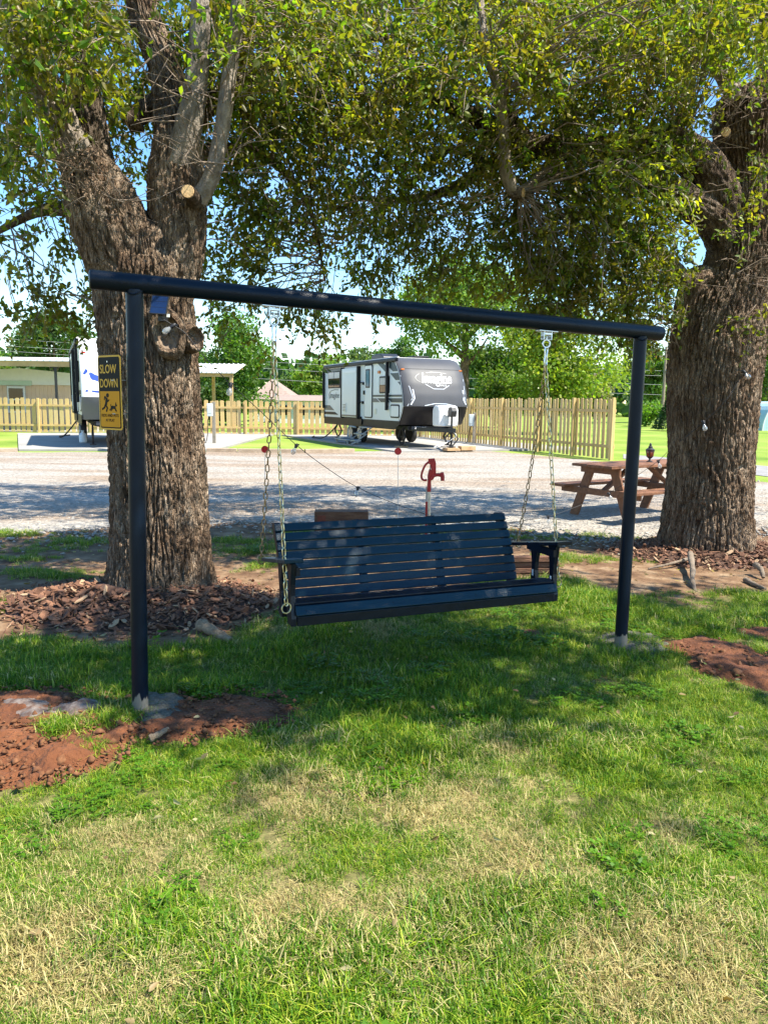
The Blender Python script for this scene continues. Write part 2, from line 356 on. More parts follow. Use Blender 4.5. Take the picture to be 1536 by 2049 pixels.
def sdist(X, Y, poly):
    """signed distance to a polygon, positive inside"""
    p = np.array([(q[0], q[1]) for q in poly]); n = len(p); d = np.full(X.shape, 1e9); ins = np.zeros(X.shape, bool)
    for k in range(n):
        ax, ay = p[k]; bx, by = p[(k + 1) % n]; ex, ey = bx - ax, by - ay
        t = np.clip(((X - ax) * ex + (Y - ay) * ey) / (ex * ex + ey * ey + 1e-12), 0, 1)
        d = np.minimum(d, (X - ax - t * ex) ** 2 + (Y - ay - t * ey) ** 2)
        c = ((ay > Y) != (by > Y)) & (X < ex * (Y - ay) / (ey + (abs(ey) < 1e-12) * 1e-12) + ax); ins ^= c
    d = np.sqrt(d); return np.where(ins, d, -d)
def sstep(a, b, x):
    t = np.clip((x - a) / (b - a), 0, 1); return t * t * (3 - 2 * t)
def gpoly(pts): return [G(*p) for p in pts]

# ------------------------------------------------------------------ ground
LAWN = gpoly([(-900, 1330), (-200, 1300), (0, 1294), (60, 1286), (150, 1292), (250, 1285), (340, 1287), (450, 1278), (520, 1245), (560, 1222), (640, 1214), (760, 1205), (900, 1190),
              (1000, 1168), (1100, 1156), (1180, 1165), (1270, 1200), (1400, 1216), (1480, 1196), (1536, 1184), (1750, 1180), (2900, 1230)]) + [Vector((9, .2, 0)), Vector((-9, .2, 0))]
GRAVEL = gpoly([(-900, 1072), (-300, 1066), (0, 1064), (200, 1060), (450, 1048), (620, 1044), (900, 1050), (1010, 1053), (1100, 1068), (1200, 1078), (1330, 1074), (1536, 1062), (1800, 1060), (2400, 1070),
                (2300, 1010), (1700, 978), (1536, 966), (1240, 927), (1100, 913), (970, 902), (690, 904), (400, 904), (40, 905), (-300, 907), (-700, 912)])
SOILBAND = gpoly([(-900, 1020), (2600, 1020), (2900, 1250), (2900, 1330), (-900, 1400)])
def height(X, Y):
    return 0.012 * (fbm(X * 1.3 + 5, Y * 1.3, 3) - .5) + 0.010 * (fbm(X * 5, Y * 5 + 2, 5, 3) - .5)
def lawn_sd(X, Y): return sdist(X, Y, LAWN) + (fbm(X * 2.2, Y * 2.2 + 9, 8) - .5) * .55

DIRT = {
 'left': ([(-260, 1400), (-120, 1372), (0, 1385), (60, 1374), (130, 1380), (200, 1402), (270, 1404), (350, 1398), (400, 1396), (480, 1387), (560, 1404), (594, 1416), (560, 1450), (500, 1474), (420, 1470), (380, 1490),
           (320, 1500), (280, 1482), (240, 1522), (205, 1536), (150, 1562), (100, 1576), (40, 1582), (-40, 1594), (-200, 1600), (-300, 1500)], .035),
 'right': ([(1306, 1284), (1400, 1274), (1480, 1290), (1545, 1312), (1620, 1340), (1700, 1370), (1640, 1410), (1540, 1388), (1462, 1366), (1400, 1350), (1366, 1322)], .045),
 'edge': ([(1446, 1258), (1490, 1250), (1560, 1252), (1640, 1262), (1620, 1290), (1540, 1284), (1480, 1274)], .03),
 'small': ([(1036, 1262), (1062, 1261), (1100, 1271), (1134, 1284), (1122, 1291), (1072, 1279)], .025)}
DIRT_SD = {k: gpoly(v[0]) for k, v in DIRT.items()}
FOOT = {'left': gpoly([(262, 1432), (290, 1398), (345, 1398), (362, 1420), (345, 1446), (300, 1454), (272, 1448)]), 'right': gpoly([(1205, 1278), (1240, 1270), (1300, 1276), (1320, 1296), (1290, 1312), (1240, 1310)])}
def dirt_sd(X, Y):
    d = np.full(X.shape, -9.)
    for p in DIRT_SD.values(): d = np.maximum(d, sdist(X, Y, p))
    for p in FOOT.values(): d = np.maximum(d, sdist(X, Y, p))
    return d + (fbm(X * 6, Y * 6, 21) - .5) * .14

TREE_L = G(322, 1200); TREE_R = G(1415, 1105)
def mound_h(X, Y):
    h = np.zeros(X.shape)
    for c, H, rx, ry in ((TREE_L + Vector((-.12, -.12, 0)), .22, 1.05, .78), (TREE_R + Vector((.05, -.05, 0)), .17, 1.12, .85)):
        a = np.arctan2(Y - c.y, X - c.x); rr = np.sqrt(((X - c.x) / rx) ** 2 + ((Y - c.y) / ry) ** 2) * (1 + .22 * (fbm(np.cos(a) * 1.7 + 4, np.sin(a) * 1.7, 31) - .5))
        h = np.maximum(h, H * np.clip(1 - rr, 0, 1) ** .85)
    return h

def axis(breaks):
    out = []
    for a, b, s in breaks: out += list(np.arange(a, b, s))
    return np.array(out + [breaks[-1][1]])
xs = axis([(-900, -100, 100), (-100, -20, 8), (-20, -6, .7), (-6, 7, .055), (7, 20, .7), (20, 100, 8), (100, 900, 100)])
ys = axis([(-60, 0, 6), (0, 1.2, .2), (1.2, 11, .055), (11, 30, .5), (30, 100, 3), (100, 1500, 100)])
X, Y = np.meshgrid(xs, ys)
near = sstep(13, 10, Y) * sstep(8.5, 6.5, np.abs(X))
Z = height(X, Y) * near
lsd = lawn_sd(X, Y); soil = sstep(.06, -.1, lsd) * sstep(-.5, .0, sdist(X, Y, SOILBAND))
# dry patches of the lawn (photo pixels and radius on the ground)
DRY = [(40, 1900, .42), (120, 1960, .35), (320, 1690, .30), (520, 1830, .36), (640, 1600, .34), (870, 1860, .32), (900, 1960, .26), (1000, 1500, .22), (1010, 1740, .3), (1240, 1500, .30), (1400, 1880, .28), (1180, 1910, .26), (1300, 1970, .3),
       (540, 1262, .36), (760, 1262, .30), (620, 1480, .2), (430, 1760, .28), (700, 1900, .22), (1380, 1660, .25), (820, 1640, .3), (280, 1990, .3), (960, 1600, .26)]
DRYP = [(G(a, b), r) for a, b, r in DRY]
def dryness(X, Y):
    d = np.zeros(X.shape)
    for c, r in DRYP: d = np.maximum(d, np.exp(-(((X - c.x) / (r * 1.25)) ** 2 + ((Y - c.y) / r) ** 2)))
    n = fbm(X * 3.1 + 2, Y * 3.1, 41, 5)
    return np.clip(d * .62 + (n - .5) * 1.4 - .02, 0, 1)
dry = dryness(X, Y) * sstep(12, 9, Y)
ground = np_mesh('ground', np.stack([X, Y, Z], -1).reshape(-1, 3), (lambda ny, nx: (np.arange((ny - 1) * nx).reshape(ny - 1, nx)[:, :-1, None] + np.array([0, 1, nx + 1, nx])).reshape(-1, 4))(*X.shape), None, smooth=True)
def ground_mat():
    m = bpy.data.materials.new('ground_mat'); m.use_nodes = True; t = m.node_tree; b = t.nodes['Principled BSDF']; ln = t.links.new; b.inputs['Roughness'].default_value = .95; b.inputs['Specular IOR Level'].default_value = .15
    co = t.nodes.new('ShaderNodeTexCoord')
    def noise(s, d=6):
        n = t.nodes.new('ShaderNodeTexNoise'); n.inputs['Scale'].default_value = s; n.inputs['Detail'].default_value = d; ln(co.outputs['Object'], n.inputs['Vector']); return n
    def ramp(src, stops):
        r = t.nodes.new('ShaderNodeValToRGB'); e = r.color_ramp.elements
        while len(e) < len(stops): e.new(.5)
        for q, (p, c) in zip(e, stops): q.position = p; q.color = (*c, 1)
        ln(src, r.inputs[0]); return r
    def att(n):
        a = t.nodes.new('ShaderNodeAttribute'); a.attribute_name = n; return a
    def mix(f, a, b_):
        x = t.nodes.new('ShaderNodeMix'); x.data_type = 'RGBA'; ln(f, x.inputs[0]); ln(a, x.inputs[6]); ln(b_, x.inputs[7]); return x.outputs[2]
    far = ramp(noise(.35, 8).outputs[0], [(.3, (.11, .185, .024)), (.5, (.19, .265, .040)), (.75, (.30, .33, .085))])
    thatch = ramp(noise(28, 8).outputs[0], [(.3, (.055, .060, .018)), (.55, (.125, .120, .040)), (.75, (.24, .20, .085))])
    straw = ramp(noise(40, 8).outputs[0], [(.3, (.12, .085, .04)), (.6, (.32, .25, .12))])
    soilc = ramp(noise(4.5, 9).outputs[0], [(.3, (.085, .046, .026)), (.5, (.17, .102, .058)), (.7, (.28, .195, .122))])
    near_ = mix(att('dry').outputs['Fac'], thatch.outputs[0], straw.outputs[0])
    c = mix(att('near').outputs['Fac'], far.outputs[0], near_)
    c = mix(att('soil').outputs['Fac'], c, soilc.outputs[0])
    ln(c, b.inputs['Base Color'])
    bp = t.nodes.new('ShaderNodeBump'); bp.inputs['Strength'].default_value = .7; bp.inputs['Distance'].default_value = .03; ln(noise(22, 10).outputs[0], bp.inputs['Height']); ln(bp.outputs[0], b.inputs['Normal'])
    return m
ground.data.materials.append(ground_mat())
nearlawn = sstep(13, 10.5, Y)
for nm, arr in (('soil', soil), ('dry', dry), ('near', nearlawn)):
    a = ground.data.attributes.new(nm, 'FLOAT', 'POINT'); a.data.foreach_set('value', arr.astype(np.float32).ravel())
structure(ground, 'lawn and bare soil running out to the far tree line')

def sheet(name, poly, res, zfun, mat, label=None, margin=.25, keep=-.18, parent=None):
    px_ = [p[0] for p in poly]; py_ = [p[1] for p in poly]
    gx = np.arange(min(px_) - margin, max(px_) + margin + res, res); gy = np.arange(min(py_) - margin, max(py_) + margin + res, res)
    A, B = np.meshgrid(gx, gy); sd = sdist(A, B, poly); C = zfun(A, B, sd)
    nx = len(gx); q = (np.arange((len(gy) - 1) * nx).reshape(-1, nx)[:, :-1, None] + np.array([0, 1, nx + 1, nx])).reshape(-1, 4)
    ok = (sd.ravel()[q] > keep).any(1); q = q[ok]; u, inv = np.unique(q, return_inverse=True)
    o = np_mesh(name, np.stack([A, B, C], -1).reshape(-1, 3)[u], inv.reshape(-1, 4), mat, smooth=True, parent=parent)
    return o
# gravel lot
def gravel_mat():
    m = bpy.data.materials.new('gravel'); m.use_nodes = True; MATS['gravel'] = m; t = m.node_tree; b = t.nodes['Principled BSDF']; ln = t.links.new; b.inputs['Roughness'].default_value = .95
    co = t.nodes.new('ShaderNodeTexCoord')
    v = t.nodes.new('ShaderNodeTexVoronoi'); v.inputs['Scale'].default_value = 26; ln(co.outputs['Object'], v.inputs['Vector'])
    r = t.nodes.new('ShaderNodeValToRGB'); e = r.color_ramp.elements; e.new(.5)
    for q, (p, c) in zip(e, [(.0, (.165, .145, .122)), (.5, (.285, .255, .217)), (1., (.43, .39, .338))]): q.position = p; q.color = (*c, 1)
    ln(v.outputs['Color'], r.inputs[0])
    n = t.nodes.new('ShaderNodeTexNoise'); n.inputs['Scale'].default_value = 1.0; n.inputs['Detail'].default_value = 8; mpg = t.nodes.new('ShaderNodeMapping'); mpg.inputs['Scale'].default_value = (.16, .75, 1); ln(co.outputs['Object'], mpg.inputs[0]); ln(mpg.outputs[0], n.inputs['Vector'])
    r2 = t.nodes.new('ShaderNodeValToRGB'); e = r2.color_ramp.elements; e[0].position = .38; e[0].color = (.80, .66, .54, 1); e[1].position = .56; e[1].color = (1, 1, 1, 1); ln(n.outputs[0], r2.inputs[0])
    mm = t.nodes.new('ShaderNodeMix'); mm.data_type = 'RGBA'; mm.blend_type = 'MULTIPLY'; mm.inputs[0].default_value = 1; ln(r.outputs[0], mm.inputs[6]); ln(r2.outputs[0], mm.inputs[7]); ln(mm.outputs[2], b.inputs['Base Color'])
    bp = t.nodes.new('ShaderNodeBump'); bp.inputs['Strength'].default_value = .9; bp.inputs['Distance'].default_value = .02; bp.invert = True; ln(v.outputs['Distance'], bp.inputs['Height']); ln(bp.outputs[0], b.inputs['Normal'])
gravel_mat()
def zg(A, B, sd): return np.minimum(.016, (sd + (fbm(A * 1.6, B * 1.6, 51, 5) - .5) * .9) * .05) + .006 * (fbm(A * 4, B * 4, 52, 3) - .5)
gl = sheet('gravel_lot', GRAVEL, .11, zg, 'gravel', keep=-.6, margin=.7); structure(gl, 'pale crushed gravel drive crossing behind the trees')
# road at the right
def flat(name, pts, z, mat, label, th=.0):
    mb = MB()
    if th: mb.prism([(p.x, p.y) for p in pts], lambda a, b, t_: Vector((a, b, t_)), z - th, z)
    else: mb.add([Vector((p.x, p.y, z)) for p in pts], [tuple(range(len(pts)))])
    return structure(mb.build(name, mat), label)
flat('road', gpoly([(1246, 909), (1540, 934), (1800, 945), (2600, 985), (2600, 1035), (1800, 972), (1540, 955), (1246, 918)]), .012, 'asphalt', 'narrow grey paved road beyond the gravel')
flat('left_concrete_pad', gpoly([(38, 903), (430, 903), (560, 868), (36, 869)]), .06, 'concrete', 'concrete parking pad under the left trailer', .12)
RVF = Vector((.397, -.918, 0)); RVLF = Vector((.918, .397, 0))
def rvp(x, y, root): return root + RVF * x + RVLF * y
RV1 = Vector((-1.49, 33.87, .06)); RV2 = Vector((-11.5, 32.0, .06))
flat('concrete_pad', [rvp(-3.2, -2.2, RV1), rvp(9.2, -1.9, RV1), rvp(9.0, 5.6, RV1), rvp(-3.2, 4.6, RV1)], .06, 'concrete', 'concrete parking pad under the grey nosed trailer', .12)

# ------------------------------------------------------------------ near soil features
DM = 0
for k, (pp, H) in DIRT.items():
    poly = DIRT_SD[k]
    def zd(A, B, sd, H=H, k=k):
        s = sd + (fbm(A * 6, B * 6, 21) - .5) * .16
        lump = (fbm(A * 9, B * 9, 61, 4) - .45) * .045 + np.abs(fbm(A * 22, B * 22, 63, 3) - .5) * .03
        if k == 'left':
            c = G(70, 1530); ww = np.exp(-(((A - c.x) / .45) ** 2 + ((B - c.y) / .28) ** 2)); lump = lump * (1 + 1.5 * ww)
        return np.clip(s / .12, -1, 1) * H * .8 - .006 + lump * sstep(-.03, .12, s)
    o = sheet('red_dirt_patch', poly, .018 if k != 'small' else .012, zd, 'red_dirt'); o['kind'] = 'structure'
    o['label'] = {'left': 'wide bare patch of dug red dirt round the left post', 'right': 'red dirt patch in the grass right of the right post', 'edge': 'small red dirt patch below the right tree mulch', 'small': 'thin red dirt scrape in grass under the swing'}[k]
for k in FOOT:
    def zf(A, B, sd): return np.clip((sd + (fbm(A * 12, B * 12, 71) - .5) * .16) / .05, -1, 1) * .02 + .016 + .020 * fbm(A * 26, B * 26, 72, 4)
    o = sheet('concrete_footing', FOOT[k], .014, zf, 'footing', keep=-.06, margin=.1); o['kind'] = 'structure'; o['label'] = 'rough grey concrete footing round the %s post' % ('near sign' if k == 'left' else 'far')
for a in ([(20, 1412), (70, 1408), (96, 1436), (60, 1440)], [(128, 1424), (175, 1410), (200, 1426), (150, 1436)]):
    def zc(A, B, sd): return np.clip((sd + (fbm(A * 12, B * 12, 75) - .5) * .09) / .05, -1, 1) * .02 + .030 + .012 * fbm(A * 25, B * 25, 77, 3)
    o = sheet('cement_spill', gpoly(a), .012, zc, 'cement_dust', keep=-.05, margin=.08); o['kind'] = 'stuff'
# loose clods on the dirt
V = []; F = []
def add_rock(c, s, q):
    k = len(V); a = rng.normal(size=(6, 3)) * .25
    base = np.array([(1, 0, 0), (-1, 0, 0), (0, 1, 0), (0, -1, 0), (0, 0, .8), (0, 0, -.8)]) + a
    an = rng.uniform(0, 6.3); R_ = np.array([[math.cos(an), -math.sin(an), 0], [math.sin(an), math.cos(an), 0], [0, 0, 1]])
    V.extend((base * np.array(s)) @ R_.T + np.array(c)); F.extend(np.array([(0, 2, 4), (2, 1, 4), (1, 3, 4), (3, 0, 4), (2, 0, 5), (1, 2, 5), (3, 1, 5), (0, 3, 5)]) + k)
n = 0
while n < 1900:
    p = G(rng.uniform(-120, 590), rng.uniform(1380, 1590)); x = np.array([p.x]); y = np.array([p.y])
    if dirt_sd(x, y)[0] < -.05: continue
    s = rng.gamma(1.5, .0048) + .003; add_rock((p.x, p.y, .026 + s * .2), (s, s * rng.uniform(.5, 1), s * .7), 0); n += 1
for _ in range(220):
    p = G(rng.uniform(1360, 1560), rng.uniform(1285, 1360))
    if dirt_sd(np.array([p.x]), np.array([p.y]))[0] < .03: continue
    s = rng.gamma(1.6, .006) + .004; add_rock((p.x, p.y, .03), (s, s * .8, s * .7), 0)
o = np_mesh('dirt_clods', V, F, 'red_clod'); o['kind'] = 'stuff'
# gravel stones, dense at the near edge and strewn over the soil
V = []; F = []
n = 0
while n < 9000:
    px_, py_ = rng.uniform(-60, 1600), 940 + 175 * rng.beta(2.2, 1.2); p = G(px_, py_)
    s_ = sdist(np.array([p.x]), np.array([p.y]), GRAVEL)[0]
    if s_ < -.1 and rng.random() > math.exp(s_ * 2.6): continue
    s = rng.gamma(3, .0045) + .006; add_rock((p.x, p.y, .012), (s, s * rng.uniform(.6, 1), s * .6), 0); n += 1
o = np_mesh('gravel_stones', V, F, 'stone_a'); o['kind'] = 'stuff'

# ------------------------------------------------------------------ bark tubes
def catmull(pts, n):
    p = np.array(pts, float); m = len(p); t = np.linspace(0, m - 1, n); i = np.clip(t.astype(int), 0, m - 2); u = (t - i)[:, None]
    g = lambda k: p[np.clip(k, 0, m - 1)]
    p0 = np.where((i - 1 < 0)[:, None], 2 * g(i) - g(i + 1), g(i - 1)); p1 = g(i); p2 = g(i + 1); p3 = np.where((i + 2 > m - 1)[:, None], 2 * g(i + 1) - g(i), g(i + 2))
    return .5 * ((2 * p1) + (-p0 + p2) * u + (2 * p0 - 5 * p1 + 4 * p2 - p3) * u * u + (-p0 + 3 * p1 - 3 * p2 + p3) * u ** 3)
def bark_tube(name, pts4, mat, parent, nt_=64, ds=.03, amp=.02, cell=.055, seed=0, lumps=.06, flare=None, cap=True):
    """pts4: (x,y,z,r) skeleton"""
    q = np.array(pts4, float); Ls = np.linalg.norm(np.diff(q[:, :3], axis=0), axis=1).sum(); n = max(6, int(Ls / ds))
    c = catmull(q, n); ctr = c[:, :3]; r = np.maximum(c[:, 3], .004)
    T = np.gradient(ctr, axis=0); T /= np.linalg.norm(T, axis=1)[:, None]
    N = np.zeros_like(T); ref = np.array([1., 0, 0]) if abs(T[0][0]) < .8 else np.array([0, 1., 0])
    for i in range(n):
        ref = ref - T[i] * ref.dot(T[i]); ref /= np.linalg.norm(ref); N[i] = ref
    B = np.cross(T, N); s = np.concatenate([[0], np.cumsum(np.linalg.norm(np.diff(ctr, axis=0), axis=1))])
    th = np.linspace(0, 2 * PI, nt_, endpoint=False); TH, SS = np.meshgrid(th, s); RR = np.repeat(r[:, None], nt_, 1)
    ncell = max(5, int(2 * PI * r.max() / cell)); u = TH / (2 * PI) * ncell; v = SS / (cell * 12.0)
    wob = (fbm(np.cos(TH) * 2 + 3 + SS * 1.3, np.sin(TH) * 2 + SS * 2.1, seed + 3) - .5)
    u2 = u + wob * 1.5 + 1.3 * (fbm(np.cos(TH) * 9 + 20, np.sin(TH) * 9 + SS * 5.0, seed + 17, 3) - .5); v2 = v + wob * .8 + .6 * (fbm(u * .8, SS * 6, seed + 19, 2) - .5)
    e = voro(u2, v2, seed, ncell); ridge = np.clip(e / .26, 0, 1) ** .55
    u3 = TH / (2 * PI) * (ncell * 2); e2 = voro(u3 + wob * 2.2, v * 2.6 + .3, seed + 5, ncell * 2); ridge = ridge * (.70 + .30 * np.clip(e2 / .25, 0, 1) ** .7)
    fine = fbm(u * 2.2, SS * 22, seed + 9, 4) - .5
    big = fbm(np.cos(TH) * 1.3 + 7, np.sin(TH) * 1.3 + SS * 1.1, seed + 13, 3) - .5
    dsp = amp * (ridge - .8) + amp * .55 * fine * (.4 + ridge) + RR * lumps * 2 * big
    if flare:  # buttress roots at the foot: (height, size, count)
        hgt, sz, cnt = flare; zz = ctr[:, 2][:, None]; fz = np.clip(1 - (zz - ctr[0, 2]) / hgt, 0, 1) ** 2
        dsp = dsp + sz * fz * (.45 + .55 * np.sin(TH * cnt + seed + .8 * np.sin(TH * 2)))
    rad = RR + dsp
    Vv = ctr[:, None, :] + (N[:, None, :] * np.cos(TH)[..., None] + B[:, None, :] * np.sin(TH)[..., None]) * rad[..., None]
    k = np.arange(nt_); idx = (np.arange(n - 1)[:, None, None] * nt_); k2 = (k + 1) % nt_
    Fq = np.stack([idx[:, :, 0] + k, idx[:, :, 0] + k2, idx[:, :, 0] + nt_ + k2, idx[:, :, 0] + nt_ + k], -1).reshape(-1, 4)
    Vv = Vv.reshape(-1, 3)
    if cap:
        e0 = len(Vv); Vv = np.concatenate([Vv, ctr[-1:] + T[-1:] * r[-1] * .25]); b0 = (n - 1) * nt_
        Fq = np.concatenate([Fq, np.stack([b0 + k, b0 + k2, np.full(nt_, e0), np.full(nt_, e0)], -1)[:, :4]])
    tri = Fq[-nt_:, :3] if cap else None
    me = bpy.data.meshes.new(name)
    if parent is not None:
        im = np.array(wmat(parent).inverted()); Vv = Vv @ im[:3, :3].T + im[:3, 3]
    faces = [tuple(f) for f in (Fq[:-nt_] if cap else Fq).tolist()] + ([tuple(f) for f in tri.tolist()] if cap else [])
    me.from_pydata(Vv.tolist(), [], faces); me.polygons.foreach_set('use_smooth', np.ones(len(me.polygons), bool)); me.update()
    link(name, me, mat, parent)
    return ctr, r
def PP(lst): return [(*P(a, b, d), r) for a, b, d, r in lst]

# ------------------------------------------------------------------ leaves
def leaf_arrays(pos, axis_, size, col, width=.5, simple=False):
    """pos (n,3), axis (n,3) unit; random roll around the axis; folded six point leaves, or diamonds when simple"""
    n = len(pos); rnd = rng.normal(size=(n, 3)); side = np.cross(axis_, rnd); side /= np.linalg.norm(side, axis=1)[:, None] + 1e-9; nrm = np.cross(side, axis_)
    s = size[:, None]
    if simple:
        pts = [pos, pos + axis_ * s * .5 + side * s * width * .5 + nrm * s * .08, pos + axis_ * s, pos + axis_ * s * .5 - side * s * width * .5 + nrm * s * .08]
        Vv = np.stack(pts, 1).reshape(-1, 3); k = np.arange(n)[:, None] * 4
        Fv = np.concatenate([k + np.array([0, 1, 2]), k + np.array([0, 2, 3])]); return Vv, Fv, np.repeat(col, 4, 0)
    w_ = width * .5
    pts = [pos, pos + axis_ * s * .3 + side * s * w_ * .95 + nrm * s * .10, pos + axis_ * s * .66 + side * s * w_ * .72 + nrm * s * .05,
           pos + axis_ * s - nrm * s * .08, pos + axis_ * s * .66 - side * s * w_ * .72 + nrm * s * .05, pos + axis_ * s * .3 - side * s * w_ * .95 + nrm * s * .10]
    Vv = np.stack(pts, 1).reshape(-1, 3); k = np.arange(n)[:, None] * 6
    Fv = np.concatenate([k + np.array(q) for q in ([0, 1, 2], [0, 2, 3], [0, 3, 4], [0, 4, 5])]); return Vv, Fv, np.repeat(col, 6, 0)

PAL = np.array([(.038, .058, .010), (.075, .090, .014), (.130, .140, .018), (.085, .165, .018), (.150, .125, .022), (.105, .070, .020), (.20, .23, .03)])
def make_crown(parent, clumps, skel, seed, leaf_n=66, wts=(.22, .24, .2, .1, .14, .07, .03), lsize=(.036, .076)):
    """clumps: list of (centre, radius, n, tone). Sprays of leaves on twigs that reach back to the nearest limb."""
    r_ = np.random.default_rng(seed); tw = MB(); pos = []; ax = []; col = []; sz = []
    sk = np.concatenate([c for c, _ in skel]); 
    for ctr, rad, nl, tone in clumps:
        ctr = np.array(ctr); dd = np.linalg.norm(sk - ctr, axis=1) + np.maximum(0, sk[:, 2] - ctr[2]) * .3 + r_.uniform(0, .9, size=len(sk)); j = int(np.argmin(dd)); a = sk[j]; dist = np.linalg.norm(ctr - a)
        if dist < 2.2:
            mid = (a + ctr) / 2 + r_.normal(size=3) * .10 * dist + np.array([0, 0, .10 * dist]); m2 = (a * .3 + ctr * .7) + r_.normal(size=3) * .07 * dist + np.array([0, 0, .08 * dist])
            r0 = .003 + .004 * dist; tw.tube(catmull([a, mid, m2, ctr], 7), np.linspace(r0, .0035, 7), 4, caps=False)
        out = ctr - a; out = out / (np.linalg.norm(out) + 1e-6)
        base = PAL[r_.choice(len(PAL), p=wts)] * r_.uniform(.8, 1.25)
        wide = nl > 88; nl = nl if wide else int(nl * 1.25); ntw = max(3, nl // 12)  # dense unseen clumps get enlarged leaves to deepen their shadow
        for _ in range(ntw):
            d = r_.normal(size=3) * .75 + out * .5 + np.array([0, 0, -.25]); d /= np.linalg.norm(d); ln_ = rad * r_.uniform(.6, 1.25)
            st = ctr + r_.normal(size=3) * rad * .30; t = np.linspace(0.05, 1, max(3, nl // ntw)); pts = st + d * (t * ln_)[:, None] + np.array([0, 0, -1.]) * (t ** 2 * ln_ * .35)[:, None]
            if r_.random() < .6: tw.tube([st, (pts[len(pts) // 2]), pts[-1]], [.0035, .0028, .0015], 3, caps=False)
            k = len(pts); a_ = d * .5 + r_.normal(size=(k, 3)) * .65 + np.array([0, 0, -.35]); a_ /= np.linalg.norm(a_, axis=1)[:, None]
            pos.append(pts + r_.normal(size=(k, 3)) * .02); ax.append(a_); sz.append(r_.uniform(*lsize, size=k) * (1.65 if wide else 1.0))
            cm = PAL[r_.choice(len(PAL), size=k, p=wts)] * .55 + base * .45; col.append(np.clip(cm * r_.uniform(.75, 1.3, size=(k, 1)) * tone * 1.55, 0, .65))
    pos, ax, sz, col = map(np.concatenate, (pos, ax, sz, col))
    # the leaves that show largest are leaves of their own
    dcam = np.linalg.norm(pos - np.array([0, 0, CAMH]), axis=1); im = np.array(RC.transposed()); cp = (pos - np.array([0, 0, CAMH])) @ im.T
    vx = 768 + FPX * cp[:, 0] / -cp[:, 2]; vy = 1024 - FPX * cp[:, 1] / -cp[:, 2]; inv = (cp[:, 2] < 0) & (vx > 0) & (vx < 1536) & (vy > 0) & (vy < 1000)
    score = np.where(inv, sz / dcam, 0); top = np.argsort(-score)[:140]; keep = np.ones(len(pos), bool); keep[top] = False
    Vv, Fv, Cv = leaf_arrays(pos[keep], ax[keep], sz[keep], col[keep], .52)
    c = np_mesh('crown', Vv, Fv, 'leaf', Cv, parent=parent); c['kind'] = 'stuff'
    t = tw.build('twigs', 'twig', parent); t['kind'] = 'stuff'
    pi = wmat(parent).inverted()
    base_leaves = []
    for kk in range(5):
        cc = [PAL[3] * 1.2, PAL[2], PAL[6], PAL[1], PAL[3]][kk]
        Vv, Fv, Cv = leaf_arrays(np.zeros((1, 3)), np.array([[1., 0, 0]]), np.ones(1), cc[None, :], .52)
        me = bpy.data.meshes.new('leaf'); me.from_pydata(Vv.tolist(), [], Fv.tolist()); at_ = me.attributes.new('Col', 'FLOAT_COLOR', 'POINT'); at_.data.foreach_set('color', np.concatenate([Cv, np.ones((6, 1))], 1).astype(np.float32).ravel()); me.materials.append(MATS['leaf']); base_leaves.append(me)
    for i in top:
        q = Vector(ax[i]).to_track_quat('X', 'Z').to_matrix().to_4x4() @ Matrix.Rotation(r_.uniform(0, 6.28), 4, 'X')
        inst('leaf', base_leaves[r_.integers(5)], parent, pi @ Matrix.Translation(Vector(pos[i])) @ q @ Matrix.Scale(float(sz[i]) * 1.1, 4))
def blobs(lst, seed):
    """(px, py, d, rx px, ry px, d spread, n, clump radius, leaves, tone)"""
    r_ = np.random.default_rng(seed); out = []
    for a, b, d, rx, ry, dsp, n_, rad, nl, tone in lst:
        for _ in range(n_):
            while True:
                u, v = r_.uniform(-1, 1, 2)
                if u * u + v * v < 1: break
            out.append((P(a + u * rx, b + v * ry, d + r_.uniform(-1, 1) * dsp), rad * r_.uniform(.7, 1.25), min(86, int(nl * r_.uniform(.7, 1.3))), tone * r_.uniform(.85, 1.15)))
    return out
def shade_blobs(lst, seed):  # overhead clumps out of view, added for the shade they cast
    r_ = np.random.default_rng(seed); out = []
    for c, R_, n_, rad, nl, tone in lst:
        for _ in range(n_):
            d = r_.normal(size=3); d /= np.linalg.norm(d); out.append((Vector(np.array(c) + d * np.array(R_) * r_.uniform(.35, 1) ** .6), rad * r_.uniform(.7, 1.25), nl, tone))
    return out

# ------------------------------------------------------------------ left big tree
tl = thing('shade_tree', 'big forked shade tree with furrowed bark behind the sign post', 'tree', TREE_L)
sk = []
B_ = lambda nm, lst, mat='limb_bark', **k: sk.append(bark_tube(nm, PP(lst), mat, tl, **k))
dl = 6.15
B_('trunk', [(322, 1240, dl, .50), (322, 1190, dl, .46), (322, 1110, dl, .395), (320, 1000, dl, .365), (311, 852, dl, .350), (302, 759, dl, .355), (292, 650, dl, .36), (286, 590, dl, .355), (284, 530, dl, .33), (282, 490, dl, .25), (284, 462, dl + .05, .15)], 'bark_dark',
   nt_=400, ds=.009, amp=.052, cell=.046, seed=1, lumps=.05, flare=(.55, .06, 5))
B_('limb', [(290, 640, dl, .20), (254, 540, dl - .05, .26), (228, 470, dl - .1, .28), (202, 405, dl - .1, .265), (182, 355, dl - .05, .21), (172, 325, dl, .15)], 'bark_dark', nt_=200, ds=.011, amp=.045, cell=.075, seed=4, lumps=.10)
B_('limb', [(185, 390, dl, .17), (138, 280, dl - .1, .13), (92, 180, dl - .15, .13), (44, 80, dl - .2, .13), (8, -40, dl - .2, .12), (-30, -220, dl - .2, .10)], 'pale_bark', nt_=90, ds=.02, amp=.026, cell=.055, seed=6, lumps=.1)
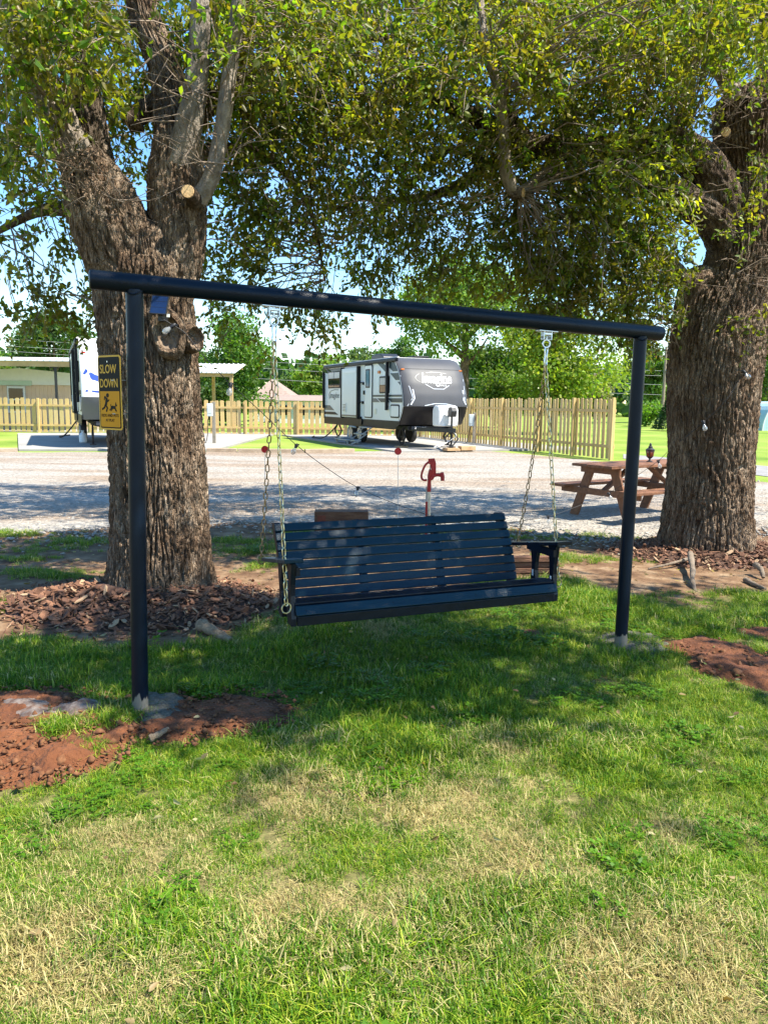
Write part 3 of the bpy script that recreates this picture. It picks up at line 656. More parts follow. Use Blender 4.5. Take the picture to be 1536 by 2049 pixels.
B_('limb', [(206, 410, dl + .1, .15), (192, 310, dl + .15, .125), (172, 200, dl + .15, .115), (146, 90, dl + .1, .125), (140, -60, dl, .13), (150, -200, dl, .10)], 'limb_bark', nt_=90, ds=.02, amp=.034, cell=.06, seed=8, lumps=.1)
B_('limb', [(320, 640, dl + .05, .19), (346, 545, dl + .05, .20), (358, 480, dl + .05, .20), (354, 420, dl + .05, .215), (352, 350, dl + .05, .21), (352, 290, dl + .05, .17), (342, 230, dl + .1, .13), (328, 130, dl + .15, .12), (292, 40, dl + .2, .11), (270, -90, dl + .2, .09)], 'bark_dark', nt_=180, ds=.012, amp=.038, cell=.065, seed=10, lumps=.06)
B_('limb', [(358, 330, dl - .05, .11), (378, 250, dl - .1, .095), (396, 140, dl - .12, .075), (402, 30, dl - .15, .07), (404, -100, dl - .15, .06)], 'pale_bark', nt_=48, ds=.03, amp=.014, cell=.05, seed=12)
B_('limb', [(398, 400, dl - .1, .07), (424, 350, dl - .15, .062), (444, 260, dl - .15, .056), (460, 140, dl - .15, .055), (476, 20, dl - .2, .052), (488, -110, dl - .2, .045)], 'pale_bark', nt_=40, ds=.03, amp=.010, cell=.04, seed=13)
B_('limb', [(360, 190, dl + .2, .10), (320, 205, dl + .15, .085), (285, 225, dl + .1, .078), (256, 246, dl + .05, .072)], 'limb_bark', nt_=40, ds=.03, amp=.016, cell=.05, seed=14)
B_('limb', [(380, 240, dl + .2, .09), (470, 170, dl + .6, .07), (580, 120, dl + 1.0, .05), (700, 90, dl + 1.3, .03), (800, 70, dl + 1.5, .015)], 'limb_bark', nt_=30, ds=.05, amp=.01, cell=.05, seed=15)
B_('limb', [(370, 320, dl + .4, .08), (450, 300, dl + .8, .06), (540, 320, dl + 1.1, .04), (620, 420, dl + 1.3, .022), (650, 560, dl + 1.3, .01)], 'limb_bark', nt_=24, ds=.05, amp=.008, cell=.05, seed=16)
B_('limb', [(170, 420, dl + .3, .07), (90, 420, dl + .5, .05), (20, 450, dl + .6, .03), (-60, 500, dl + .7, .015)], 'limb_bark', nt_=24, ds=.05, amp=.008, cell=.05, seed=17)
# cut stubs and branch scars
def stub(parent, p, d, r, ln_, name='cut_stub', mat='limb_bark'):
    p = Vector(p); d = Vector(d).normalized(); mb = MB(); mb.tube([p - d * ln_, p - d * ln_ * .4, p], [r * 1.25, r * 1.06, r], 14); o = mb.build(name, mat, parent, smooth=True)
    m2 = MB(); m2.tube([p, p + d * .006], [r * .9, r * .86], 14); m2.build('cut_face', 'cut_wood', o, smooth=False)
stub(tl, P(376, 383, dl - .33), (0, -1, .05), .052, .2)
stub(tl, P(206, 338, dl - .16), (.5, -.55, .62), .12, .18)
stub(tl, P(256, 246, dl + .05), (-1, -.1, -.3), .07, .1)
def scar(parent, c, nrm, rx, rz, name='branch_scar'):
    c = Vector(c); nrm = Vector(nrm).normalized(); sd = Vector((0, 0, 1)).cross(nrm).normalized(); up = nrm.cross(sd); n_ = 40; k = 0
    prof = [(1.36, -.06), (1.24, .0), (1.10, .024), (1.0, .028), (.9, .018), (.80, -.008), (.7, -.03), (.5, -.04), (.25, -.03), (.02, -.022)]; vs_ = []; fs = []
    for f_, h_ in prof:
        for i in range(n_):
            a = 2 * PI * i / n_; wv = 1 + .05 * math.sin(2 * a + rx * 40) + .03 * math.sin(5 * a) + .02 * math.sin(13 * a + f_ * 9)
            vs_.append(c + sd * math.cos(a) * rx * f_ * wv + up * math.sin(a) * rz * f_ * wv + nrm * (h_ + .006 * math.sin(9 * a + f_ * 6)))
    for j in range(len(prof) - 1):
        for i in range(n_): fs.append((j * n_ + i, j * n_ + (i + 1) % n_, (j + 1) * n_ + (i + 1) % n_, (j + 1) * n_ + i))
    cut = 5 * n_; mb = MB(); mb.add(vs_, [f for f in fs if min(f) < cut]); o = mb.build(name, 'bark_dark', parent, smooth=True); mb = MB(); mb.add(vs_, [f for f in fs if min(f) >= cut]); mb.build('heartwood', 'scar_wood', o, smooth=True); return o
scar(tl, P(336, 668, dl - .335), (.06, -1, .05), .100, .135)
scar(tl, P(388, 677, dl - .22), (.75, -.65, 0), .07, .085)
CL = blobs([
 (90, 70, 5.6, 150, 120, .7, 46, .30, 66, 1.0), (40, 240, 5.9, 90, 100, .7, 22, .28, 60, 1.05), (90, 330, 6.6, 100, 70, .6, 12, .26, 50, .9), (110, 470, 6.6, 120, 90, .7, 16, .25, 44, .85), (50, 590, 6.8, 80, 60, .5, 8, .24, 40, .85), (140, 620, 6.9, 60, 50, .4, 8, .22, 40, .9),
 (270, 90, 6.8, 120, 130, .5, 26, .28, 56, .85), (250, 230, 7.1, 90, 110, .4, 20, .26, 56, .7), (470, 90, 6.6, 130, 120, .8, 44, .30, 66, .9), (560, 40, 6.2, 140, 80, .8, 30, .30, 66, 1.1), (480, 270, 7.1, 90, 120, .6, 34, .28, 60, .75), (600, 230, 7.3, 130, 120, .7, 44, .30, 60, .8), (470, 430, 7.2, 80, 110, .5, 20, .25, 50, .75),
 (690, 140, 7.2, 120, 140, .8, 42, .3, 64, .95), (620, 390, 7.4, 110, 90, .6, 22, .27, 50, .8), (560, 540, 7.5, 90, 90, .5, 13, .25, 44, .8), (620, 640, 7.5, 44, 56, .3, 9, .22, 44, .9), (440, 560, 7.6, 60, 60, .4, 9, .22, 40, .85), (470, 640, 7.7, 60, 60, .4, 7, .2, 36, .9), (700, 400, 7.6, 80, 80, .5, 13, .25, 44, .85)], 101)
CL += shade_blobs([((-2.5, 5.6, 6.4), (3.2, 2.8, 1.5), 44, .42, 60, 1.0), ((-.3, 5.0, 6.4), (2.4, 2.2, 1.2), 20, .42, 60, 1.0), ((-1.8, 6.8, 8.0), (3.5, 3.0, 1.6), 24, .5, 60, 1.0), ((-2.4, 3.8, 5.2), (2.6, 1.0, .9), 24, .4, 60, 1.0), ((-1.4, 10.4, 7.6), (3.2, 2.2, .9), 120, .5, 130, 1.0)], 102)  # unseen canopy above the left tree, added to shade the ground
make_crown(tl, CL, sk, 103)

# ------------------------------------------------------------------ right big tree
tr = thing('shade_tree', 'thick trunked shade tree with long low limbs at the right edge', 'tree', TREE_R)
sk = []
B_ = lambda nm, lst, mat='limb_bark', **k: sk.append(bark_tube(nm, PP(lst), mat, tr, **k))
dr = 8.4
B_('trunk', [(1412, 1135, dr, .53), (1412, 1090, dr, .505), (1415, 1020, dr, .46), (1421, 920, dr, .435), (1424, 800, dr, .455), (1432, 700, dr, .475), (1448, 640, dr, .46), (1474, 570, dr, .40), (1488, 500, dr, .36), (1497, 400, dr, .34), (1500, 300, dr, .335), (1502, 220, dr, .36), (1502, 180, dr, .25)], 'bark_warm',
   nt_=400, ds=.010, amp=.054, cell=.050, seed=21, lumps=.04, flare=(.6, .07, 6))
B_('limb', [(1452, 620, dr, .16), (1400, 560, dr - .1, .15), (1372, 640, dr - .05, .14), (1362, 720, dr, .10)], 'bark_warm', nt_=90, ds=.02, amp=.03, cell=.06, seed=22)
B_('limb', [(1475, 470, dr, .24), (1440, 400, dr - .1, .23), (1395, 325, dr - .2, .20), (1345, 300, dr - .3, .17), (1300, 282, dr - .35, .13), (1190, 292, dr - .5, .10), (1060, 285, dr - .7, .09), (950, 235, dr - .8, .075), (870, 195, dr - .9, .055), (790, 175, dr - 1, .03)], 'limb_bark', nt_=90, ds=.022, amp=.03, cell=.06, seed=24, lumps=.14)
B_('limb', [(1470, 520, dr, .22), (1430, 440, dr - .15, .19), (1350, 390, dr - .25, .15), (1270, 350, dr - .3, .13), (1180, 310, dr - .3, .11), (1090, 300, dr - .2, .09), (980, 330, dr, .07), (900, 380, dr + .1, .05), (800, 400, dr + .2, .03), (700, 395, dr + .3, .016)], 'limb_bark', nt_=80, ds=.025, amp=.028, cell=.06, seed=26, lumps=.12)
B_('limb', [(1395, 600, dr - .1, .10), (1340, 530, dr - .15, .085), (1260, 460, dr - .2, .06), (1170, 430, dr - .2, .04), (1080, 440, dr - .2, .02)], 'limb_bark', nt_=40, ds=.04, amp=.014, cell=.05, seed=27)
B_('limb', [(950, -80, 6.9, .036), (960, 20, 6.9, .038), (970, 100, 6.9, .04), (998, 180, 7.0, .045), (1008, 270, 7.1, .05), (1012, 340, 7.2, .055), (1030, 382, 7.3, .055), (1060, 375, 7.5, .06), (1100, 330, 7.8, .06)], 'pale_bark', nt_=30, ds=.03, amp=.01, cell=.04, seed=28, lumps=.12)
B_('limb', [(1490, 230, dr, .11), (1440, 130, dr - .1, .07), (1418, 60, dr - .1, .065), (1412, -60, dr, .05)], 'pale_bark', nt_=40, ds=.03, amp=.012, cell=.045, seed=29)
B_('limb', [(1470, 200, dr - .2, .08), (1420, 110, dr - .3, .055), (1378, 40, dr - .3, .045), (1360, -60, dr - .3, .035)], 'pale_bark', nt_=36, ds=.03, amp=.01, cell=.045, seed=30)
B_('limb', [(1520, 220, dr, .12), (1540, 90, dr, .10), (1530, -60, dr, .09)], 'limb_bark', nt_=40, ds=.03, amp=.014, cell=.05, seed=31)
B_('limb', [(1340, 300, dr - .2, .08), (1376, 180, dr, .06), (1380, 60, dr + .2, .045), (1390, -50, dr + .3, .03)], 'limb_bark', nt_=30, ds=.04, amp=.01, cell=.05, seed=32)
B_('limb', [(1060, 285, dr - .7, .06), (1010, 200, dr - .7, .04), (1040, 90, dr - .5, .03), (1060, -40, dr - .4, .02)], 'limb_bark', nt_=24, ds=.05, amp=.008, cell=.05, seed=33)
B_('limb', [(980, 330, dr, .05), (900, 300, dr - .1, .035), (830, 340, dr, .022), (740, 300, dr, .012)], 'limb_bark', nt_=20, ds=.05, amp=.006, cell=.05, seed=34)
B_('limb', [(1385, 330, dr - .2, .14), (1374, 296, dr - .35, .145), (1345, 280, dr - .5, .10)], 'limb_bark', nt_=60, ds=.02, amp=.03, cell=.06, seed=35, lumps=.2)
stub(tr, P(1451, 264, dr - .44), (-.25, -1, 0), .05, .12)
stub(tr, P(1046, 386, 7.25), (1, -.5, -.1), .05, .1)
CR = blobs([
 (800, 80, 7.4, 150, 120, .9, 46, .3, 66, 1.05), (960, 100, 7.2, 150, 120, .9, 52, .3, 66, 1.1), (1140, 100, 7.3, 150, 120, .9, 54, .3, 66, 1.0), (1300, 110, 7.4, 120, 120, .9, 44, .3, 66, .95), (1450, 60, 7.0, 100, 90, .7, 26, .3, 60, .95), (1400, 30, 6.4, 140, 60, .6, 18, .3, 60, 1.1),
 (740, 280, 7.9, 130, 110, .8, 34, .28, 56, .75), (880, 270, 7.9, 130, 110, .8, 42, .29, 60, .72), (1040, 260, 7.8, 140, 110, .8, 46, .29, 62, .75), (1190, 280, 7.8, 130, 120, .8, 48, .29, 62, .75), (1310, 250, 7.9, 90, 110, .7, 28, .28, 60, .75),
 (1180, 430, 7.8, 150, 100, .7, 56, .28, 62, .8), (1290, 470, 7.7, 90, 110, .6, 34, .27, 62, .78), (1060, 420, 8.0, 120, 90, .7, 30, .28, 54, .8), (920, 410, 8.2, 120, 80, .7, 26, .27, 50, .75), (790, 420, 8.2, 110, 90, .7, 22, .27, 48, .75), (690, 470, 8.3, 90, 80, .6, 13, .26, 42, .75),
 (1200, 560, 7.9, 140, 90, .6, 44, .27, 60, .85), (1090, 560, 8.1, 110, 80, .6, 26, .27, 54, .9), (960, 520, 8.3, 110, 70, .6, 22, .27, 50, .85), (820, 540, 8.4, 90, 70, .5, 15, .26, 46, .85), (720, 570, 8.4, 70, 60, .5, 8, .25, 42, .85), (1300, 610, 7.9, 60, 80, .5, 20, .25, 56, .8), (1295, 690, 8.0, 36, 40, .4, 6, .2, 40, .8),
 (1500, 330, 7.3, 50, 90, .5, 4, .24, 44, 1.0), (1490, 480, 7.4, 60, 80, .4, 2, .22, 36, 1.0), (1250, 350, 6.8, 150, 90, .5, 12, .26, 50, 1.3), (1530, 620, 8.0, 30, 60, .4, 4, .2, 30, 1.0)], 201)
CR += shade_blobs([((5.0, 7.2, 7.2), (4.2, 3.4, 1.6), 50, .46, 60, 1.0), ((2.9, 3.45, 5.6), (2.1, 1.3, .9), 120, .46, 120, 1.0), ((5.0, 3.8, 6.2), (2.6, 2.2, 1.4), 90, .44, 90, 1.0), ((2.6, 9.0, 8.8), (4.6, 3.0, 1.8), 26, .5, 60, 1.0), ((3.9, 2.2, 5.6), (2.0, 1.0, .8), 20, .42, 60, 1.0), ((3.2, 10.2, 7.4), (4.8, 2.5, 1.0), 260, .55, 150, 1.0), ((7.6, 10.5, 6.6), (2.6, 2.6, 1.6), 70, .48, 60, 1.0)], 202)  # out-of-view canopy added to shade the swing, lawn and gravel
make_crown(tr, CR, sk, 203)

# dead twig nests on both trees: fine bare sprouts, part of their tree
def nest(parent, px_, py_, d, spread, n_, ln_, mat='twig', name='bare_sprouts'):
    r_ = np.random.default_rng(int(px_)); mb = MB()
    for _ in range(n_):
        a = np.array(P(px_ + r_.uniform(-1, 1) * spread, py_ + r_.uniform(-1, 1) * spread * .7, d + r_.uniform(-.1, .1))); dr_ = r_.normal(size=3); dr_[2] = abs(dr_[2]) * .6 + .1; dr_[1] -= .5; dr_ /= np.linalg.norm(dr_)
        l = ln_ * r_.uniform(.4, 1.2); b = a + dr_ * l * .5 + r_.normal(size=3) * .06; c = a + dr_ * l + r_.normal(size=3) * .12 - np.array([0, 0, .08 * l])
        mb.tube(catmull([a, b, c], 6), np.linspace(.0055, .0015, 6), 4, caps=False)
        if r_.random() < .6: mb.tube([b, b + (c - a) * .4 + r_.normal(size=3) * .12], [.003, .001], 3, caps=False)
    o = mb.build(name, mat, parent); o['kind'] = 'stuff'
nest(tl, 190, 400, dl - .32, 45, 46, .36); nest(tl, 130, 330, dl - .25, 40, 24, .4); nest(tl, 430, 330, dl - .2, 40, 22, .5); nest(tl, 400, 210, dl - .2, 50, 16, .5)
nest(tr, 1470, 190, dr - .45, 70, 60, .5); nest(tr, 1370, 310, dr - .4, 60, 30, .6); nest(tr, 1120, 560, dr - .3, 100, 30, .5); nest(tr, 1260, 620, dr - .3, 60, 20, .45); nest(tr, 1510, 560, dr - .45, 40, 20, .35)

# ------------------------------------------------------------------ mulch mounds with chips
chip_meshes = []
for i in range(9):
    r_ = random.Random(i); n_ = r_.choice((5, 6, 7)); ln_, wd = r_.uniform(.7, 1.2), r_.uniform(.28, .55)
    poly = [(math.cos(2 * PI * k / n_) * ln_ * r_.uniform(.75, 1.1), math.sin(2 * PI * k / n_) * wd * r_.uniform(.7, 1.15)) for k in range(n_)]
    mb = MB(); bend = r_.uniform(-.12, .2); mb.prism(poly, lambda a, b, t: (a, b, t + bend * a * a), -.07, .07)
    for mt in ('chip_dark', 'chip_mid', 'chip_pale'):
        me = mb.mesh('bark_chip'); me.materials.append(MATS[mt]); chip_meshes.append(me)
CH_RAW = [(np.array([v.co for v in m.vertices]), [tuple(p.vertices) for p in m.polygons]) for m in chip_meshes[::3]]
for nm, root, lab, npart, nmass in (('mulch_bed', TREE_L + Vector((-.12, -.12, 0)), 'heap of reddish bark mulch round the forked tree by the sign', 290, 2200), ('mulch_bed', TREE_R + Vector((.05, -.05, 0)), 'heap of dark bark mulch round the right hand trunk', 240, 2000)):
    mul = thing(nm, lab, 'mulch', (root.x, root.y, 0))
    gx = np.arange(-1.5, 1.5, .03); A, B = np.meshgrid(gx + root.x, gx + root.y); C = mound_h(A, B)
    Zm = C + .02 * (fbm(A * 14, B * 14, 81, 3) - .5) - .006; nx = len(gx); q = (np.arange((nx - 1) * nx).reshape(-1, nx)[:, :-1, None] + np.array([0, 1, nx + 1, nx])).reshape(-1, 4); ok = (C.ravel()[q] > 0).any(1); q = q[ok]; u_, inv_ = np.unique(q, return_inverse=True)
    np_mesh('mulch_base', np.stack([A, B, Zm], -1).reshape(-1, 3)[u_], inv_.reshape(-1, 4), 'mulch_soil', smooth=True, parent=mul)
    pi = wmat(mul).inverted(); vb = []; fb = []; k = 0; cnt = 0
    while cnt < npart + nmass:
        a_ = rng.uniform(0, 2 * PI); rr = math.sqrt(rng.uniform(.10, 1.45)); x = root.x + math.cos(a_) * rr * 1.08; y = root.y + math.sin(a_) * rr * .82
        h_ = float(mound_h(np.array([x]), np.array([y]))[0])
        if h_ <= 0 and rng.random() > .30: continue
        big = cnt < npart
        if big and y > root.y + .05: continue
        s = rng.uniform(.035, .062) if big else rng.uniform(.018, .042)
        R_ = Euler((rng.normal() * .45, rng.normal() * .45, rng.uniform(0, 6.28))).to_matrix().to_4x4(); T_ = Matrix.Translation((x, y, h_ + .008 + (.016 if big else .004)))
        mi = rng.integers(9); mt = 0 if rng.random() < .55 else (1 if rng.random() < .72 else 2)
        if big: inst('bark_chip', chip_meshes[mi * 3 + mt], mul, pi @ T_ @ R_ @ Matrix.Diagonal((s, s, s * 1.1, 1)))
        else:
            v, f = CH_RAW[mi]; m4 = np.array(T_ @ R_ @ Matrix.Diagonal((s, s, s * 1.1, 1))); vb.append(v @ m4[:3, :3].T + m4[:3, 3]); fb += [tuple(i + k for i in ff) for ff in f]; k += len(v)
        cnt += 1
    mb = MB(); mb.v = [tuple(v) for v in np.concatenate(vb)]; mb.f = fb; o = mb.build('bark_chips', 'chip_dark', mul); o['kind'] = 'stuff'
    for mt in ('chip_mid', 'chip_pale'): o.data.materials.append(MATS[mt])
    mi_ = rng.choice([0, 1, 2], p=[.55, .36, .09], size=len(fb)); o.data.polygons.foreach_set('material_index', mi_.astype(np.int32))
def stick(name, label, cat, pts, r, mat):
    mb = MB(); p = [Vector(q) for q in pts]; c = catmull(p, 9); rs = [r * (1 - .45 * i / 8) * (1 + .18 * math.sin(i * 2.3)) for i in range(9)]; mb.tube(c, rs, 9); tag(mb.build(name, mat, smooth=True), label, cat)
stick('wood_chunk', 'pale split piece of wood lying at the mulch edge', 'wood', [G(402, 1250, .05), G(425, 1262, .05), G(462, 1282, .02)], .045, 'root_wood')
stick('tree_root', 'pale root end poking out beside the right mulch', 'root', [G(1380, 1108, .13), G(1385, 1140, .08), G(1384, 1160, .05), G(1390, 1184, -.01)], .030, 'grey_root')
stick('tree_root', 'thin bare root lying flat left of the right mulch', 'root', [G(1376, 1118, .06), G(1340, 1128, .05), G(1296, 1138, .01)], .017, 'grey_root')
stick('tree_root', 'grey root stub at the right end of the right mulch', 'root', [G(1510, 1130, .10), G(1522, 1140, .08), G(1526, 1156, .02)], .03, 'grey_root')
stick('fallen_branch', 'short grey branch lying in soil below the right mulch', 'branch', [G(1490, 1160, .02), G(1510, 1170, .02), G(1530, 1178, .02)], .025, 'grey_root')
stick('wood_chunk', 'small red brown clod of wood beside the left post footing', 'wood', [G(300, 1478, .04), G(320, 1468, .05), G(336, 1458, .03)], .018, 'root_wood')

# ------------------------------------------------------------------ text helper
def text_geo(s, shear=0.0, offset=0.0, spacing=1.0):
    c = bpy.data.curves.new('lettering', 'FONT'); c.body = s; c.shear = shear; c.offset = offset; c.space_character = spacing; c.extrude = .5; c.resolution_u = 3
    o = bpy.data.objects.new('lettering', c); COL.objects.link(o); bpy.context.view_layer.update()
    me = bpy.data.meshes.new_from_object(o.evaluated_get(bpy.context.evaluated_depsgraph_get())); v = np.array([q.co for q in me.vertices]); f = [tuple(p.vertices) for p in me.polygons]
    bpy.data.objects.remove(o); bpy.data.curves.remove(c); bpy.data.meshes.remove(me)
    lo, hi = v.min(0), v.max(0); v = (v - lo) / (hi - lo); return v, f
def put_text(mb, s, a0, a1, b0, b1, fn, t0, t1, **k):
    v, f = text_geo(s, **k); return mb.add([fn(a0 + (a1 - a0) * p[0], b0 + (b1 - b0) * p[1], t0 + (t1 - t0) * p[2]) for p in v], f)
def ribbon(mb, pts, w_, fn, t0, t1):
    p = [Vector((a, b, 0)) for a, b in pts]
    for a, b in zip(p[:-1], p[1:]):
        d = (b - a).normalized(); n_ = Vector((-d.y, d.x, 0)) * w_ / 2; e = d * w_ * .2; m = max(1, int((b - a).length / .25))
        for i in range(m):
            q0 = a + (b - a) * (i / m) - (e if i == 0 else e * 0); q1 = a + (b - a) * ((i + 1) / m) + (e if i == m - 1 else e * 0)
            mb.prism([((q0 + n_).x, (q0 + n_).y), ((q1 + n_).x, (q1 + n_).y), ((q1 - n_).x, (q1 - n_).y), ((q0 - n_).x, (q0 - n_).y)], fn, t0, t1)
    return mb
def rrect(w_, h_, r, n=5):
    out = []
    for cx, cy, a0 in ((w_ / 2 - r, h_ / 2 - r, 0), (-w_ / 2 + r, h_ / 2 - r, 90), (-w_ / 2 + r, -h_ / 2 + r, 180), (w_ / 2 - r, -h_ / 2 + r, 270)):
        for k in range(n + 1): a = math.radians(a0 + 90 * k / n); out.append((cx + r * math.cos(a), cy + r * math.sin(a)))
    return out

# ------------------------------------------------------------------ swing frame
GL, GR = G(281, 1432), G(1240, 1301)
TA, TB = P(269, 567, GL.y), P(1281, 664, GR.y); UB = (TB - TA)
def beam_t(px_):
    k = D(px_, 600); k = k.x / k.y; return (k * TA.y - TA.x) / (UB.x - k * UB.y)
fr = thing('porch_swing_stand', 'dark navy steel pipe frame that the porch swing hangs from', 'swing frame', ((GL + GR) / 2))
for a, b in ((GL, TA), (GR, TB)):
    mb = MB(); mb.tube([a - Vector((0, 0, .05)), a + (b - a) * .3, b - Vector((0, 0, .03))], .0405, 24, caps=True)
    o = mb.build('post', 'post_paint', fr, smooth=True)
e0, e1 = TA + UB * beam_t(180), TA + UB * beam_t(1326); ub = UB.normalized()
mb = MB(); mb.tube([e0, e0 + ub * .004, e0 + ub * .012, e0 + UB * .3, e0 + UB * .6, e1 - ub * .012, e1 - ub * .004, e1], [.036, .043, .045, .045, .045, .045, .043, .036], 28); mb.build('beam', 'frame_paint', fr, smooth=True)
for p in (TA, TB):
    mb = MB(); c = p - Vector((0, 0, .044)); mb.tube([c + Vector((math.cos(a) * .041, math.sin(a) * .041, .012 * math.cos(2 * a))) for a in np.linspace(0, 2 * PI, 20, endpoint=False)], .005, 6, closed=True); mb.build('weld', 'frame_paint', fr, smooth=True)
HANG = [TA + UB * beam_t(548), TA + UB * beam_t(1096)]
def ring(mb, c, n_, r, w_, k=20, gap=0.0):
    c = Vector(c); n_ = Vector(n_).normalized(); a = n_.orthogonal().normalized(); b = n_.cross(a)
    if gap: return mb.tube([c + a * math.cos(t) * r + b * math.sin(t) * r for t in np.linspace(gap, 2 * PI - gap, k)], w_, 6)
    return mb.tube([c + a * math.cos(t) * r + b * math.sin(t) * r for t in np.linspace(0, 2 * PI, k, endpoint=False)], w_, 6, closed=True)
HOOK = []
perp = Vector((-ub.y, ub.x, 0)).normalized()
for h in HANG:
    Rb = Matrix((Vector((ub.x, ub.y, ub.z)), perp, ub.cross(perp))).transposed(); b0 = h - Vector((0, 0, .048))
    mb = MB(); mb.box(b0, (.13, .045, .006), Rb); mb.box(b0 + Rb @ Vector((-.026, 0, -.026)), (.006, .034, .05), Rb); mb.box(b0 + Rb @ Vector((.026, 0, -.026)), (.006, .034, .05), Rb); mb.box(b0 + Rb @ Vector((0, 0, -.016)), (.046, .034, .012), Rb)
    br = mb.build('hanger_bracket', 'zinc', fr, bevel=.0015)
    mb = MB(); mb.cyl(b0 + Rb @ Vector((-.036, 0, -.036)), b0 + Rb @ Vector((.036, 0, -.036)), .006, 10)
    for s in (-.05, .05): mb.cyl(b0 + Rb @ Vector((s, 0, -.009)), b0 + Rb @ Vector((s, 0, -.002)), .008, 6)
    mb.build('bolts', 'galvanised', br)
    mb = MB(); rc = b0 + Vector((0, 0, -.072)); ring(mb, rc, Rb @ Vector((.25, 1, 0)), .022, .0055); mb.cyl(rc + Vector((0, 0, .022)), b0 + Vector((0, 0, -.03)), .006); mb.build('eye_ring', 'zinc', br, smooth=True)
    HOOK.append(rc - Vector((0, 0, .022)))

# ------------------------------------------------------------------ bench swing
BO = Vector((.297, 4.268, 0)); BA = math.radians(21.75); BU = Vector((math.cos(BA), math.sin(BA), 0)); BV = Vector((-math.sin(BA), math.cos(BA), 0))
def bw(x, y, z): return BO + BU * x + BV * y + Vector((0, 0, z))
bs = thing('swing_bench', 'dark blue wooden slatted porch swing hanging on four chains', 'porch swing', BO, BA)
HW = .795
def slat(name, y, z, ang, wd, th, hw=HW, mat='bench_paint'):
    R_ = Matrix.Rotation(ang, 3, 'X'); mb = MB(); mb.box((0, y, z), (2 * hw, wd, th), R_); mb.build(name, mat, bs, local=True, bevel=.004)
    return R_
SCR = MB(); SX = (-.76, -.26, .26, .76)
def bk(t): return .41 + .195 * t - .022 * math.sin(t * PI), .462 + .416 * t   # back line, t 0..1
for i in range(8):
    t = (i + .5) / 8; y, z = bk(t); y2, z2 = bk(t + .05); a = math.atan2(z2 - z, y2 - y)
    R_ = slat('back_slat', y, z, a, .0500, .019, .785)
    nv = R_ @ Vector((0, 0, 1))
    for sx in SX: c = Vector((sx, y, z)) + nv * .0097; SCR.cyl(c - nv * .002, c + nv * .0012, .0042, 7)
seat = [(.006, .494, 1.02, .054), (.046, .530, .26, .050), (.106, .530, -.22, .056), (.166, .514, -.28, .056), (.226, .497, -.29, .056), (.286, .480, -.29, .056), (.346, .463, -.28, .056), (.405, .447, -.26, .050)]
for j, (y, z, a, wd) in enumerate(seat):
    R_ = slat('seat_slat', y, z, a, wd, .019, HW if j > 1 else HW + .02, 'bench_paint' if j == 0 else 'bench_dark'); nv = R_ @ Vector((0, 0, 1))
    if nv.z < 0: nv = -nv
    if j < 3:
        for sx in SX: c = Vector((sx, y, z)) + nv * .0097; SCR.cyl(c - nv * .002, c + nv * .0012, .0042, 7)
o = SCR.build('screws', 'screw', bs, local=True); o['kind'] = 'stuff'
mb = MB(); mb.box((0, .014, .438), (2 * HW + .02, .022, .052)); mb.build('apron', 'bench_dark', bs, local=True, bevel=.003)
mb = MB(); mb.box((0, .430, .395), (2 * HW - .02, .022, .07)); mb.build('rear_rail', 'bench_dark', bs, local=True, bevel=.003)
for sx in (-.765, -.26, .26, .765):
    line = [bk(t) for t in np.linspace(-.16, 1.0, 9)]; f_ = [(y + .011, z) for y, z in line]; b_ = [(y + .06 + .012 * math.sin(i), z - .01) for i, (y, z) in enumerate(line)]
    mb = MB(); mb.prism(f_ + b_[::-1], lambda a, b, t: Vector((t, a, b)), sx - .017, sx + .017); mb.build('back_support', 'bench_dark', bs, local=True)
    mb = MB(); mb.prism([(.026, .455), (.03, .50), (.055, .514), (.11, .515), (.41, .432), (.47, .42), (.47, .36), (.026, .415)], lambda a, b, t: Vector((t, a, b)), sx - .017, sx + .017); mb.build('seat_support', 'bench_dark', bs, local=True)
def armz(y): return .775 - (y + .03) * (.105 / .60)
for s in (-1, 1):
    x0 = s * .835; mb = MB(); an = math.atan2(-.105, .60); R_ = Matrix.Rotation(an, 3, 'X')
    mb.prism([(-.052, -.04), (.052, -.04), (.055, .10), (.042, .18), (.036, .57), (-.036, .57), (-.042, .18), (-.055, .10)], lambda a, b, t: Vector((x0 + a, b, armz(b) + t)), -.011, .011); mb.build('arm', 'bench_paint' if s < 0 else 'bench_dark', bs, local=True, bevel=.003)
    for yc, wd in ((.055, .085), (.255, .080)):
        zt = armz(yc) - .011; zb = .41
        pr = [(u, v) for u, v in ((.5, 0), (.5, .12), (.34, .30), (.24, .48), (.26, .66), (.42, .84), (.5, 1))]; L_ = [(yc - a * wd, zb + (zt - zb) * b) for a, b in pr]; R2 = [(yc + a * wd, zb + (zt - zb) * b) for a, b in pr]
        mb = MB(); mb.prism(L_ + R2[::-1], lambda a, b, t: Vector((s * .822 + t, a, b)), -.014, .014); ap = mb.build('arm_post', 'bench_dark', bs, local=True, bevel=.002)
        if s > 0:
            mb = MB(); mb.box((.806, yc, zb + .13), (.002, .016, .04)); mb.build('sticker', 'white_plastic', ap, local=True)
    mb = MB(); mb.box((s * .80, .16, armz(.16) - .035), (.022, .30, .045)); mb.build('arm_brace', 'bench_dark', bs, local=True)

